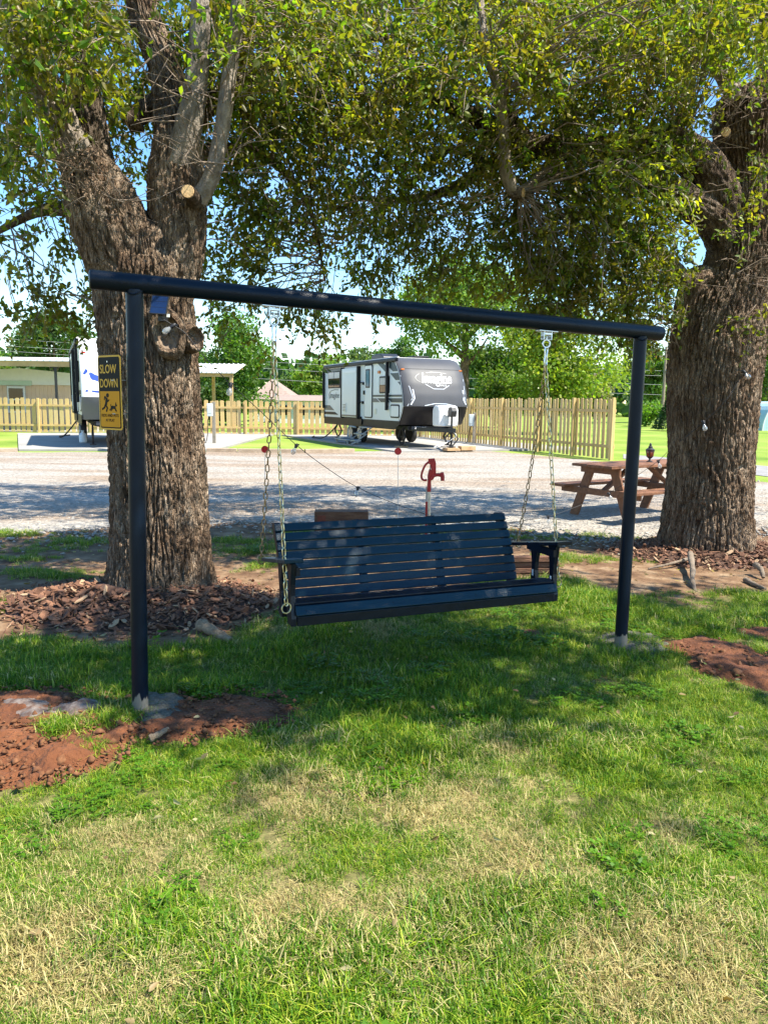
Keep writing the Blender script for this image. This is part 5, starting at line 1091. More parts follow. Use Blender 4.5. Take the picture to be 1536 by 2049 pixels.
        panel([(0.1, 1.5), (7.9, 1.5), (7.9, 1.62), (.1, 1.62)], 'side_stripe', 'trim_black'); panel([(5.4, 1.3), (7.9, 1.3), (7.9, 1.44), (5.8, 1.44)], 'side_stripe', 'swoosh_blue')
    for x in (2.38, 4.22, 5.48): mb = MB(); mb.box((x, side - .004, 1.95), (.02, .008, 2.0)); B(mb, 'seam_strip', 'silver')
    vt = panel(rect(2.62, 3.0, 1.15, 1.5, .03), 'vent', 'rv_white', .125, .14)
    for k in range(5): mb = MB(); mb.box((2.81, side - .145, 1.20 + k * .06), (.30, .012, .02)); B(mb, 'louvre', 'graphic_grey', vt)
    panel(rect(5.6, 5.8, 1.12, 1.32, .02), 'outlet_cover', 'rv_cream', .002, .02); panel(rect(5.95, 6.12, 2.56, 2.66, .02), 'porch_light', 'amber', .002, .05)
    mb = MB(); mb.tube(catmull([(1.6, side + .1, .72), (1.5, side - .25, .3), (1.2, side - .5, .06), (.2, side - .6, .04), (-.8, side - .2, .04)], 20), .025, 6); B(mb, 'drain_hose', 'rubber')
    # roof gear
    mb = MB(); mb.prism([(3.1, 3.09), (3.15, 3.34), (3.5, 3.40), (4.0, 3.40), (4.3, 3.28), (4.35, 3.09)], lambda a, b, s: Vector((a, s, b)), -.36, .36); B(mb, 'air_conditioner', 'black_plastic', bevel=.03)
    mb = MB(); mb.box((6.4, .1, 3.14), (.6, .6, .10)); B(mb, 'roof_vent', 'trim_black', bevel=.02)
    # running gear
    mb = MB(); mb.box((3.9, 0, .68), (7.6, 1.7, .14)); B(mb, 'chassis', 'black_metal')
    for x in (2.98, 3.95):
        for y in (-1.05, 1.05):
            mb = MB(); mb.lathe([(.22, -.11), (.33, -.105), (.355, -.06), (.355, .06), (.33, .105), (.22, .11)], 28); mb.v = [(v[0] + x, y + v[2], v[1] + .355) for v in mb.v]; wl = B(mb, 'wheel', 'rubber', smooth=True)
            mb = MB(); yy = y - .112 * (1 if y < 0 else -1); mb.cyl((x, yy + .01, .355), (x, yy, .355), .215, 24)
            for k in range(6): a = k * PI / 3; mb.box((x + .12 * math.cos(a), yy - .008, .355 + .12 * math.sin(a)), (.19, .02, .05), Matrix.Rotation(-a, 3, 'Y'))
            B(mb, 'rim', 'alloy', wl)
    panel([(2.5, .86), (2.6, 1.0), (4.35, 1.0), (4.45, .86), (4.4, .70), (2.55, .70)], 'fender', 'trim_black', .012, .05)
    def jack(x, y, top, wd, nm='stabiliser_jack'):
        mb = MB(); zm = top * .55
        for s in (-1, 1):
            mb.bar((x + s * .03, y, top), (x + s * wd, y, zm), .05, .035); mb.bar((x + s * wd, y, zm), (x + s * .03, y, .09), .05, .035)
        mb.box((x, y, .075), (.26, .2, .03)); mb.box((x, y, top), (.2, .1, .04)); mb.tube([(x - wd - .05, y, zm), (x + wd + .05, y, zm)], .012, 6); B(mb, nm, 'black_metal')
    jack(1.0, -.95, .66, .42); jack(7.3, -.9, .66, .3); jack(7.3, .9, .66, .3)
    # tongue
    mb = MB(); mb.bar((7.6, -.75, .66), (9.5, 0, .66), .06, .13); mb.bar((7.6, .75, .66), (9.5, .0, .66), .06, .13); B(mb, 'tongue', 'black_metal')
    if grey: mb = MB(); put_text(mb, '22RBE', -.72, -.28, .665, .735, lambda a, b, s: Vector((7.93 + s, a, b)), .012, .02); B(mb, 'lettering', 'letter_white')
    mb = MB(); mb.box((7.9, -.5, .70), (.02, .62, .11)); B(mb, 'tail_plate', 'plate_dark')
    pcx = 8.78
    if grey:
        prof = [(-.22, .78), (-.25, .95), (-.25, 1.30), (-.20, 1.42), (-.10, 1.46), (.12, 1.46), (.22, 1.42), (.26, 1.30), (.27, .95), (.25, .78)]
        mb = MB(); mb.prism(prof, lambda a, b, s: Vector((pcx + a, s, b)), -.36, .36); cv = B(mb, 'propane_cover', 'white_plastic', bevel=.05)
        for y in (-.18, .18):
            mb = MB(); mb.lathe([(.155, .80), (.16, 1.2), (.15, 1.36), (.10, 1.44), (.05, 1.47)], 18, (pcx + .12, y, 0)); B(mb, 'cover_bulge', 'white_plastic', cv, smooth=True)
    mb = MB(); mb.cyl((9.25, 0, .10), (9.25, 0, 1.15), .035, 10); B(mb, 'tongue_jack', 'black_metal'); mb = MB(); mb.prism([(9.14, 1.10), (9.38, 1.10), (9.42, 1.28), (9.36, 1.42), (9.18, 1.42), (9.12, 1.30)], lambda a, b, s: Vector((a, s, b)), -.10, .10); B(mb, 'jack_head', 'black_plastic', bevel=.02)
    mb = MB(); mb.box((9.25, 0, .12), (.22, .22, .03)); 
    for s in (-1, 1): mb.bar((9.25, s * .03, .62), (9.25, s * .26, .38), .04, .03); mb.bar((9.25, s * .26, .38), (9.25, s * .03, .13), .04, .03)
    B(mb, 'jack_foot', 'black_metal')
    if grey:
        mb = MB(); mb.tube(catmull([(9.3, -.05, .66), (9.4, .1, .5), (9.3, -.1, .32), (9.5, -.55, .16), (9.4, -.7, .12), (9.3, -.5, .2)], 24), .014, 5); B(mb, 'coiled_cable', 'white_rod')
        stp = None
        for k, (z, o_) in enumerate(((.62, .10), (.38, .32), (.14, .55))):
            mb = MB(); mb.box((5.0, side - o_, z), (.72, .26, .04)); mb.bar((4.65, side - o_ + .1, z), (4.65, side - o_ - .26, z - .24 if k < 2 else .03), .03, .04); mb.bar((5.35, side - o_ + .1, z), (5.35, side - o_ - .26, z - .24 if k < 2 else .03), .03, .04); B(mb, 'step', 'step_metal')
    return t
T1 = trailer(RV1, 'grey nosed travel trailer with white side and Imagine lettering', True)
T2 = trailer(RV2, 'white nosed travel trailer with blue swoosh half hidden behind the forked tree', False, 1.12)
def block(lab, c, d, n_=2, rz=0.0):
    t = thing('wood_blocks', lab, 'wood blocks', c, rz)
    for k in range(n_):
        mb = MB(); mb.box((0, 0, d[2] * (k + .5) / n_), (d[0] * (1 - .12 * k), d[1] * (1 - .1 * (k % 2)), d[2] / n_ - .004)); mb.build('block', 'raw_block', t, local=True, bevel=.006)
RZ = math.atan2(RVF.y, RVF.x)
block('stack of sawn wood blocks under the tongue jack', rvp(9.25, 0, RV1), (.40, .50, .09), 2, RZ)
block('pair of wood blocks under the near front corner of the trailer', rvp(7.3, -.9, RV1), (.34, .40, .06), 2, RZ)
block('long pale wood block lying on the pad beside the jack blocks', rvp(9.2, .62, RV1), (.24, .55, .14), 1, RZ)
t = thing('step_platform', 'low grey metal step platform on the pad beside the trailer wheel', 'step', rvp(4.2, -1.75, RV1), RZ)
mb = MB(); mb.box((0, 0, .14), (1.3, .55, .04)); mb.build('tread', 'step_metal', t, local=True, bevel=.006)
for s in (-.58, .58):
    for y in (-.2, .2): mb = MB(); mb.box((s, y, .06), (.06, .05, .12)); mb.build('leg', 'step_metal', t, local=True)
mb = MB(); mb.box((-.35, .05, .20), (.5, .42, .05)); mb.build('upper_tread', 'step_metal', t, local=True, bevel=.006); mb = MB(); mb.tube(catmull([(-.5, .2, .16), (-.5, .24, .55), (-.3, .24, .62), (.25, .24, .60)], 14), .03, 7); mb.build('rail', 'step_metal', t, local=True, smooth=True)
jg = G(167, 889); t = thing('white_jug', 'white plastic jug standing on the pad beside the left trailer', 'jug', jg + Vector((0, 0, .06)))
mb = MB(); mb.lathe([(.11, 0), (.13, .02), (.13, .24), (.10, .31), (.045, .36), (.045, .40), (.02, .405)], 14); mb.build('body', 'white_plastic', t, local=True, smooth=True); mb = MB(); mb.cyl((0, 0, .405), (0, 0, .44), .05, 10); mb.build('cap', 'pedestal_grey', t, local=True)

# ------------------------------------------------------------------ buildings beyond the fence
mh = thing('mobile_home', 'tan mobile home with mint trim under the metal roof at the left', 'house', (-19.5, 40, 0))
mb = MB(); prof = [(-24.5, 0), (-14.3, 0), (-14.3, 2.62), (-18.7, 3.02), (-24.5, 2.55)]; mb.prism(prof, lambda a, b, s: Vector((a, s, b)), 40.0, 47.0); mb.build('wall', 'siding_tan', mh)
mb = MB()
for x in np.arange(-24.3, -14.3, .21): mb.box((x, 39.985, 1.15), (.05, .03, 2.28))
o = mb.build('siding_ribs', 'siding_tan', mh); o['kind'] = 'stuff'
mb = MB(); mb.prism([(-24.6, 2.28), (-14.2, 2.28), (-14.2, 2.72), (-18.7, 3.12), (-24.6, 2.66)], lambda a, b, s: Vector((a, s, b)), 39.90, 39.96); mb.build('gable_board', 'trim_white', mh)
for x0, x1 in ((-24.6, -18.1), (-15.9, -14.2)): mb = MB(); mb.box(((x0 + x1) / 2, 39.87, 2.36), (x1 - x0, .05, .24)); mb.build('fascia', 'trim_mint', mh)
wx = GX(39, 39.9); mb = MB(); mb.box((wx, 39.93, 1.52), (.92, .10, 1.36)); wf = mb.build('window', 'trim_white', mh, bevel=.01)
for z in (1.83, 1.22): mb = MB(); mb.box((wx, 39.87, z), (.72, .03, .53)); mb.build('pane', 'window_dark', wf)
cp = thing('carport', 'open carport with white ribbed metal roof over the tan mobile home', 'carport', (-19, 38, 0))
x0, x1 = -25.5, -13.9
mb = MB(); mb.prism([(36.9, 3.34), (36.9, 3.40), (47, 4.0), (47, 3.94)], lambda a, b, s: Vector((s, a, b)), x0, x1); rf = mb.build('roof', 'roof_metal', cp); mb = MB(); mb.box(((x0 + x1) / 2, 38.5, .02), (x1 - x0, 3.0, .04)); mb.build('floor', 'concrete', cp)  # floor slab added to bounce neutral light up onto the tan wall
mb = MB()
for x in np.arange(x0 + .1, x1, .3): mb.bar((x, 36.88, 3.415), (x, 47, 4.015), .05, .04)
o = mb.build('roof_ribs', 'roof_metal', rf); o['kind'] = 'stuff'
mb = MB(); mb.box(((x0 + x1) / 2, 37.0, 3.21), (x1 - x0, .06, .24)); mb.build('fascia', 'pine_lumber', cp); mb = MB(); mb.box(((x0 + x1) / 2, 46.5, 3.7), (x1 - x0, .1, .3)); mb.build('rear_beam', 'pine_lumber', cp)
for x in (GX(119, 37.1), -21.5, -25.2): mb = MB(); mb.box((x, 37.1, 1.55), (.10, .10, 3.1)); mb.build('post', 'black_metal', cp)
pv = thing('pavilion', 'open timber shelter with white metal roof right of the forked tree', 'shelter', (-9, 41, 0))
xa, xb = GX(360, 41), GX(476, 41)
mb = MB(); mb.prism([(40.4, 3.0), (40.4, 3.05), (43.6, 3.62), (43.6, 3.57)], lambda a, b, s: Vector((s, a, b)), xa, xb); rf = mb.build('roof', 'roof_metal', pv)
mb = MB()
for x in np.arange(xa + .1, xb, .26): mb.bar((x, 40.38, 3.065), (x, 43.6, 3.635), .05, .04)
o = mb.build('roof_ribs', 'roof_metal', rf); o['kind'] = 'stuff'
for y, z in ((40.6, 2.92), (43.3, 3.40)): mb = MB(); mb.box(((xa + xb) / 2, y, z), (xb - xa - .2, .10, .20)); mb.build('beam', 'pine_lumber', pv)
for k in range(7): x = xa + .2 + k * (xb - xa - .4) / 6; mb = MB(); mb.bar((x, 40.5, 2.97), (x, 43.5, 3.51), .05, .10); mb.build('rafter', 'pine_lumber', pv)
for x, y, z in ((GX(465, 40.6), 40.6, 2.85), (GX(430, 43.3), 43.3, 3.3), (xa + .3, 40.6, 2.85)): mb = MB(); mb.box((x, y, z / 2), (.16, .16, z)); mb.build('post', 'pine_lumber', pv)
hs = thing('house', 'low house with brown shingle hip roof behind the fence', 'house', (-6.5, 62, 0))
hx0, hx1, hxp = GX(500, 60), GX(592, 60), GX(546, 63)
mb = MB(); mb.add([(hx0, 60, 1.75), (hx1, 60, 1.75), (hx1, 67, 1.75), (hx0, 67, 1.75), (hxp, 62.5, 3.35), (hxp, 65, 3.35)], [(0, 1, 4), (1, 2, 5, 4), (2, 3, 5), (3, 0, 4, 5), (0, 3, 2, 1)]); mb.build('roof', 'shingle', hs)
wx0, wx1 = GX(552, 58), GX(662, 58); mb = MB(); mb.prism([(57, 1.66), (60.5, 2.10), (64, 1.66)], lambda a, b, s: Vector((s, a, b)), wx0, wx1); mb.build('wing_roof', 'shingle', hs)
mb = MB(); mb.box(((hx0 + hx1) / 2, 63.5, .87), (hx1 - hx0 - .5, 6.4, 1.74)); mb.build('wall', 'house_wall', hs); mb = MB(); mb.box(((wx0 + wx1) / 2, 60.5, .82), (wx1 - wx0 - .4, 6.3, 1.64)); mb.build('wing_wall', 'house_wall', hs)
for px_ in (570, 600, 632): mb = MB(); mb.box((GX(px_, 57.3), 57.32, .95), (.8, .08, .7)); mb.build('window', 'window_dark', hs)
sd_ = thing('quonset_shed', 'pale blue arched shed at the far right of the lawn', 'shed', (GX(1552, 53), 53, 0))
x0, x1 = GX(1521, 53), GX(1600, 53); mb = MB(); ww = (x1 - x0) / 2; xc = (x0 + x1) / 2; ar = [(xc + ww * math.cos(a), max(0, 2.0 * math.sin(a))) for a in np.linspace(0, PI, 17)]; mb.prism(ar, lambda a, b, s: Vector((a, s, b)), 53, 59); mb.build('shell', 'shed_blue', sd_)
mb = MB(); mb.tube([Vector((a, 53, b)) for a, b in ar], .05, 6); mb.build('rim', 'trim_white', sd_); mb = MB(); mb.box((xc, 52.97, .85), (1.1, .05, 1.7)); mb.build('door', 'trim_white', sd_)

# power lines and pole
up = thing('utility_pole', 'thin wooden utility pole far off behind the lawn', 'pole', G(1322, 846)); ug = G(1322, 846); ug = P(1322, 860, 64); ug.z = 0; up.location = ug
mb = MB(); mb.tube([ug, ug + Vector((0, 0, 6.4))], [.15, .10], 10); mb.build('shaft', 'pole_wood', up, smooth=True); mb = MB(); mb.box(ug + Vector((0, 0, 5.6)), (1.9, .1, .12)); mb.build('crossarm', 'pole_wood', up); mb = MB(); mb.bar(ug + Vector((0, -.1, 4.5)), ug + Vector((.9, -.4, 4.6)), .06, .06); mb.build('lamp_arm', 'zinc', up)
for (pa, pb, lab) in (((-20, 676), (1322, 742), 'topmost of the thin power lines behind the trailers'), ((-20, 690), (1322, 752), 'second highest thin power line behind the trailers'), ((-20, 700), (1322, 770), 'third thin power line down behind the trailers'), ((-20, 722), (1322, 790), 'lowest thin power line behind the trailers')):
    a, b = P(*pa, 56), P(*pb, 63.5); mid = (a + b) / 2 - Vector((0, 0, .35)); mb = MB(); mb.tube(catmull([a, mid, b], 24), .010, 4); tag(mb.build('power_line', 'wire'), lab, 'power line', 'power lines')

# ------------------------------------------------------------------ background trees
def far_tree(label, px_, d, top, bot, hw, name='leafy_tree', col=(.06, .12, .02), n=7000, ls=.30, trunk=True, seed=0, nb=16, lean=0.0, ybase=None, stems=None):
    r_ = np.random.default_rng(seed + 500); X0 = GX(px_, d); zt = P(px_, top, d).z; zb = max(.1, P(px_, bot, d).z); w_ = hw / FPX * d
    t = thing(name, label, 'tree', (X0, d, 0)); c0 = np.array([X0, d, (zt + zb) / 2]); rz_ = (zt - zb) / 2
    bl = []
    for _ in range(nb):
        v = r_.normal(size=3); v /= np.linalg.norm(v); v *= r_.uniform(.25, .82) ; bl.append((c0 + v * np.array([w_, w_ * .8, rz_]), r_.uniform(.24, .42) * min(w_, rz_ * 1.3)))
    pos = []
    for c, R_ in bl:
        k = n // nb; v = r_.normal(size=(k, 3)); v /= np.linalg.norm(v, axis=1)[:, None]; rr = R_ * r_.uniform(.35, 1.12, size=(k, 1)) ** .5 * (1 + .25 * np.sin(v[:, :1] * 7 + v[:, 2:] * 5)); pos.append(c + v * rr * np.array([1.15, 1.15, .85]))
    bi = np.repeat(np.arange(nb), n // nb); pos = np.concatenate(pos); ax = r_.normal(size=pos.shape) + np.array([0, 0, -.4]); ax /= np.linalg.norm(ax, axis=1)[:, None]
    tone = r_.uniform(.72, 1.25, size=nb)[bi][:, None] * r_.uniform(.75, 1.3, size=(len(pos), 1)); hue = r_.uniform(.8, 1.3, size=(len(pos), 1)); cl = np.array(col)[None] * tone * np.array([1.62, 1.36, 1.25]); cl[:, :1] *= hue
    Vv, Fv, Cv = leaf_arrays(pos, ax, ls * r_.uniform(.55, 1.2, size=len(pos)), cl, .62, simple=True)
    o = np_mesh('crown', Vv, Fv, 'far_leaf', Cv, parent=t); o['kind'] = 'stuff'
    if trunk:
        tr_ = max(.10, w_ * .055); b = np.array([X0 + lean, d, 0]); mb = MB(); f0 = np.array([X0 + lean * .4, d, zb + rz_ * .5]); mb.tube(catmull([b, (b + f0) / 2 + r_.normal(size=3) * .1, f0, c0 + np.array([0, 0, rz_ * .5])], 10), np.linspace(tr_ * 1.25, tr_ * .3, 10), 8); mb.build('trunk', 'bark_dark', t, smooth=True)
        for q in range(min(7, nb)):
            c, R_ = bl[q]; s = b + (f0 - b) * r_.uniform(.6, 1.05); mb = MB(); mb.tube(catmull([s, (s + c) / 2 + np.array([0, 0, -.2]), c], 7), np.linspace(tr_ * .5, tr_ * .12, 7), 5); mb.build('limb', 'bark_dark', t)
    return t
far_tree('tall light green tree with a straight trunk behind the grey nosed trailer', 925, 44, 470, 720, 175, col=(.085, .165, .025), n=15000, ls=.24, seed=1, nb=26, lean=0)
far_tree('bushy yellow green tree above the right fence', 1105, 42, 590, 850, 130, col=(.11, .18, .022), n=14000, ls=.24, seed=2, nb=24)
far_tree('darker green tree between trailer roof and the tall tree', 1015, 52, 600, 830, 90, col=(.055, .115, .02), n=8000, ls=.28, seed=3)
far_tree('mid green tree to the left behind the timber shelter', 470, 52, 610, 850, 88, col=(.05, .12, .018), n=10000, ls=.27, seed=4, nb=20)
far_tree('dark dense tree behind the carport roof', 118, 62, 592, 800, 80, col=(.035, .085, .018), n=8000, ls=.32, seed=5, nb=18)
far_tree('round yellow green tree top at the left edge', 0, 58, 678, 830, 46, col=(.09, .17, .02), n=4000, ls=.3, seed=6)
far_tree('yellow green tree left of the grey nosed trailer', 632, 72, 706, 820, 64, col=(.085, .165, .022), n=6000, ls=.34, seed=7)
far_tree('pale bluish green tree just over the trailer roof', 728, 82, 690, 800, 48, col=(.06, .115, .04), n=4500, ls=.38, seed=8)
far_tree('small green tree behind the brown roofed house', 575, 82, 728, 830, 40, col=(.05, .11, .02), n=4000, ls=.36, seed=9)
far_tree('green tree seen over the middle of the trailer roof', 800, 78, 660, 800, 50, col=(.05, .12, .024), n=5000, ls=.34, seed=10)
far_tree('tall green tree right of the right swing post', 1290, 72, 650, 850, 52, col=(.065, .14, .022), n=7000, ls=.32, seed=11)
far_tree('low round bush on the far lawn edge', 1292, 60, 795, 862, 36, 'round_bush', col=(.07, .16, .02), n=3500, ls=.22, seed=12, trunk=False)
far_tree('grey green sparse tree above the right end of the fence', 1186, 68, 726, 850, 40, col=(.10, .115, .06), n=2600, ls=.26, seed=13)
far_tree('green tree just right of the right trunk', 1528, 74, 610, 850, 60, col=(.075, .15, .022), n=7000, ls=.32, seed=14)
far_tree('mid green tree behind the right trunk', 1430, 76, 640, 850, 70, col=(.055, .12, .02), n=6000, ls=.34, seed=15)
far_tree('dark tree behind the forked tree and shelter', 380, 66, 640, 820, 60, col=(.04, .10, .018), n=6000, ls=.34, seed=16)
far_tree('dark green bushes filling the gap under the shelter', 440, 50, 745, 870, 60, 'shrub', col=(.035, .085, .016), n=5000, ls=.26, seed=17, trunk=False)
far_tree('dark bush behind the carport posts', 118, 54, 762, 860, 40, 'shrub', col=(.04, .09, .018), n=2500, ls=.26, seed=18, trunk=False)
far_tree('wide green bush behind the far end of the right fence', 1010, 46, 740, 860, 70, 'shrub', col=(.08, .15, .022), n=6000, ls=.24, seed=19, trunk=False)
far_tree('dark green tree behind the quonset shed', 1560, 84, 700, 850, 60, col=(.04, .10, .02), n=4500, ls=.36, seed=20)
# small conifer
cx = GX(1333, 50); ct = thing('young_conifer', 'small dark conifer on the far lawn beside the right trunk', 'tree', (cx, 50, 0)); r_ = np.random.default_rng(9)
k = 2600; h_ = r_.uniform(0, 1, k) ** 1.3; an = r_.uniform(0, 6.28, k); rr = (1 - h_) * .85 * r_.uniform(.5, 1.1, k); pos = np.stack([cx + np.cos(an) * rr, 50 + np.sin(an) * rr, .15 + h_ * 2.0], 1); ax = np.stack([np.cos(an), np.sin(an), np.full(k, -.25)], 1); ax /= np.linalg.norm(ax, axis=1)[:, None]
Vv, Fv, Cv = leaf_arrays(pos, ax, r_.uniform(.12, .28, k), np.array([[.04, .085, .03]]) * r_.uniform(.7, 1.3, (k, 1)), .3, simple=True); o = np_mesh('crown', Vv, Fv, 'far_leaf', Cv, parent=ct); o['kind'] = 'stuff'
mb = MB(); mb.tube([(cx, 50, 0), (cx, 50, 2.0)], [.08, .02], 7); mb.build('trunk', 'bark_dark', ct)
# far wood along the horizon
r_ = np.random.default_rng(77); k = 26000; ang = r_.uniform(-1.0, 1.0, k); dd = r_.uniform(105, 135, k); hh = 6.0 + 4 * fbm(ang * 30, ang * 0 + 3, 91) ; pos = np.stack([np.sin(ang) * dd * 1.25, dd * np.cos(ang * .5), r_.uniform(0, 1, k) ** .8 * hh], 1)
ax = r_.normal(size=(k, 3)); ax /= np.linalg.norm(ax, axis=1)[:, None]; Vv, Fv, Cv = leaf_arrays(pos, ax, r_.uniform(.8, 1.9, k), np.array([[.055, .115, .03]]) * r_.uniform(.6, 1.35, (k, 1)), .7, simple=True); o = np_mesh('far_wood', Vv, Fv, 'far_leaf', Cv); o['kind'] = 'stuff'

# ------------------------------------------------------------------ grass
def grass_mat():
    m = bpy.data.materials.new('grass_blade'); m.use_nodes = True; MATS['grass_blade'] = m; t = m.node_tree; b = t.nodes['Principled BSDF']; ln = t.links.new; out = t.nodes['Material Output']
    def att(n, ty='GEOMETRY'): a = t.nodes.new('ShaderNodeAttribute'); a.attribute_name = n; a.attribute_type = ty; return a
    def ramp(src, stops):
        r = t.nodes.new('ShaderNodeValToRGB'); e = r.color_ramp.elements
        while len(e) < len(stops): e.new(.5)
        for q, (p, c) in zip(e, stops): q.position = p; q.color = (*c, 1)
        ln(src, r.inputs[0]); return r
    rn = att('rnd').outputs['Fac']; dr_ = att('dry', 'INSTANCER').outputs['Fac']; tn = att('tone', 'INSTANCER').outputs['Fac']
    g = ramp(rn, [(0, (.040, .125, .004)), (.4, (.100, .215, .007)), (.75, (.25, .335, .016)), (1, (.39, .41, .05))])
    s = ramp(rn, [(0, (.22, .16, .055)), (.5, (.40, .32, .125)), (1, (.56, .48, .22))])
    ma = t.nodes.new('ShaderNodeMath'); ma.operation = 'MULTIPLY_ADD'; ma.inputs[1].default_value = .75; ln(rn, ma.inputs[0]); ln(dr_, ma.inputs[2])
    st_ = t.nodes.new('ShaderNodeMapRange'); st_.inputs['From Min'].default_value = .80; st_.inputs['From Max'].default_value = 1.05; ln(ma.outputs[0], st_.inputs['Value'])
    mx_ = t.nodes.new('ShaderNodeMix'); mx_.data_type = 'RGBA'; ln(st_.outputs[0], mx_.inputs[0]); ln(g.outputs[0], mx_.inputs[6]); ln(s.outputs[0], mx_.inputs[7])
    hs_ = t.nodes.new('ShaderNodeHueSaturation'); ln(tn, hs_.inputs['Value']); ln(mx_.outputs[2], hs_.inputs['Color']); ln(hs_.outputs[0], b.inputs['Base Color']); b.inputs['Roughness'].default_value = .5; b.inputs['Specular IOR Level'].default_value = .3
    tr = t.nodes.new('ShaderNodeBsdfTranslucent'); ln(hs_.outputs[0], tr.inputs['Color']); ms = t.nodes.new('ShaderNodeMixShader'); ms.inputs[0].default_value = .35; ln(b.outputs[0], ms.inputs[1]); ln(tr.outputs[0], ms.inputs[2]); ln(ms.outputs[0], out.inputs['Surface'])
grass_mat()
gc = bpy.data.collections.new('grass_tufts')
def tuft(name, nb_, rad, l0, l1, wd, lean, seed, flat_=False):
    r_ = np.random.default_rng(seed); V = []; F = []; rn = []
    for _ in range(nb_):
        a = r_.uniform(0, 6.28); rr = rad * math.sqrt(r_.random()); b = np.array([rr * math.cos(a), rr * math.sin(a), 0]); L_ = r_.uniform(l0, l1); da = r_.uniform(0, 6.28); dv = np.array([math.cos(da), math.sin(da), 0]); sd_v = np.array([-dv[1], dv[0], 0])
        le = abs(r_.normal()) * lean + .08; k = len(V); q = r_.random()
        for s, w_ in ((0, 1), (.38, .95), (.72, .62)):
            if flat_: c = b + dv * L_ * s + np.array([0, 0, .004 + .022 * math.sin(s * 3) * r_.random()])
            else: c = b + dv * L_ * le * s ** 1.7 + np.array([0, 0, L_ * s * (1 - .30 * le * s)])
            V += [c + sd_v * wd * w_ / 2, c - sd_v * wd * w_ / 2]
        c = b + (dv * L_ + np.array([0, 0, .006]) if flat_ else dv * L_ * le + np.array([0, 0, max(.2 * L_, L_ * (1 - .38 * le))])); V.append(c)
        F += [(k, k + 1, k + 3, k + 2), (k + 2, k + 3, k + 5, k + 4), (k + 4, k + 5, k + 6)]; rn += [q] * 7
    me = bpy.data.meshes.new(name); me.from_pydata([tuple(v) for v in V], [], F); a = me.attributes.new('rnd', 'FLOAT', 'POINT'); a.data.foreach_set('value', np.array(rn, np.float32)); me.materials.append(MATS['grass_blade'])
    o = bpy.data.objects.new(name, me); gc.objects.link(o)
for i in range(4): tuft('tuft_a%d' % i, 66, .055, .020, .056, .0027, 1.05, 300 + i)
for i in range(2): tuft('tuft_b%d' % i, 58, .057, .016, .042, .0027, 1.4, 320 + i)
def clover(name, seed):
    r_ = np.random.default_rng(seed); V = []; F = []; rn = []
    for _ in range(16):
        a = r_.uniform(0, 6.28); rr = .06 * math.sqrt(r_.random()); c = np.array([rr * math.cos(a), rr * math.sin(a), r_.uniform(.012, .04)]); q = r_.uniform(.1, .45)
        for j in range(3):
            b = a + j * 2.09; k = len(V); d = np.array([math.cos(b), math.sin(b), .25]); e = np.array([-math.sin(b), math.cos(b), 0]); L_ = r_.uniform(.010, .016)
            V += [c, c + d * L_ * .7 + e * L_ * .5, c + d * L_ * 1.2, c + d * L_ * .7 - e * L_ * .5]; F.append((k, k + 1, k + 2, k + 3)); rn += [q] * 4
    me = bpy.data.meshes.new(name); me.from_pydata([tuple(v) for v in V], [], F); a = me.attributes.new('rnd', 'FLOAT', 'POINT'); a.data.foreach_set('value', np.array(rn, np.float32)); me.materials.append(MATS['grass_blade']); gc.objects.link(bpy.data.objects.new(name, me))
for i in range(2): clover('tuft_d%d' % i, 360 + i)
for i in range(2): tuft('tuft_c%d' % i, 44, .060, .024, .062, .0023, .0, 340 + i, True)
pts = []
def ground_samples(n, y0, y1):
    y = rng.uniform(y0, y1, n); x = rng.uniform(-1, 1, n) * (y * .56 + 1.0); return x, y
for (y0, y1, dens, sc_) in ((1.35, 3.0, 820, 1.0), (3.0, 4.6, 640, 1.08), (4.6, 7.6, 440, 1.22)):
    area = (y1 - y0) * 2 * ((y0 + y1) / 2 * .56 + 1.0); n = int(area * dens); x, y = ground_samples(n, y0, y1)
    lsd = lawn_sd(x, y); dsd = dirt_sd(x, y); mh_ = mound_h(x, y); d = dryness(x, y)
    thin = sstep(-.04, .25, lsd) * sstep(.03, -.05, dsd) * (mh_ < .01)
    bald = fbm(x * 2.7 + 30, y * 2.7, 95, 4)
    ok = rng.random(n) < thin * np.where(bald < .33, .5, 1.0)
    pts.append(np.stack([x, y, d, np.full(n, sc_)], 1)[ok])
# stray tufts on the bare soil and dirt
TU = [(70, 1100, .5, .16, 60), (150, 1083, .5, .14, 60), (110, 1150, .42, .13, 70), (200, 1160, .3, .1, 30), (60, 1118, .25, .1, 30), (500, 1100, .35, .22, 90), (480, 1085, .3, .12, 40), (540, 1130, .2, .2, 40), (20, 1215, .2, .12, 40), (240, 1215, .15, .1, 16), (1490, 1092, .25, .1, 40), (1250, 1120, .3, .12, 30),
      (1130, 1120, .35, .15, 50), (1060, 1075, .5, .12, 50), (960, 1060, .7, .14, 60), (1180, 1075, .5, .14, 50), (640, 1068, .6, .15, 50), (30, 1070, .8, .12, 60), (130, 1462, .07, .05, 18), (240, 1440, .12, .06, 34), (350, 1385, .12, .05, 34), (230, 1405, .08, .04, 16), (180, 1500, .06, .05, 12), (1270, 1290, .1, .05, 22), (1300, 1300, .08, .05, 14), (1215, 1282, .06, .04, 10), (1400, 1205, .5, .12, 60), (1440, 1190, .3, .1, 30)]
for a, b, rx, ry, n in TU:
    c = G(a, b); n = int(n * 1.0); x = c.x + rng.normal(size=n) * rx * .6; y = c.y + rng.normal(size=n) * ry * .9; ok = mound_h(x, y) < .02
    pts.append(np.stack([x, y, np.full(n, .15) + rng.normal(size=n) * .12, np.full(n, .95)], 1)[ok])
pts = np.concatenate(pts); n = len(pts)
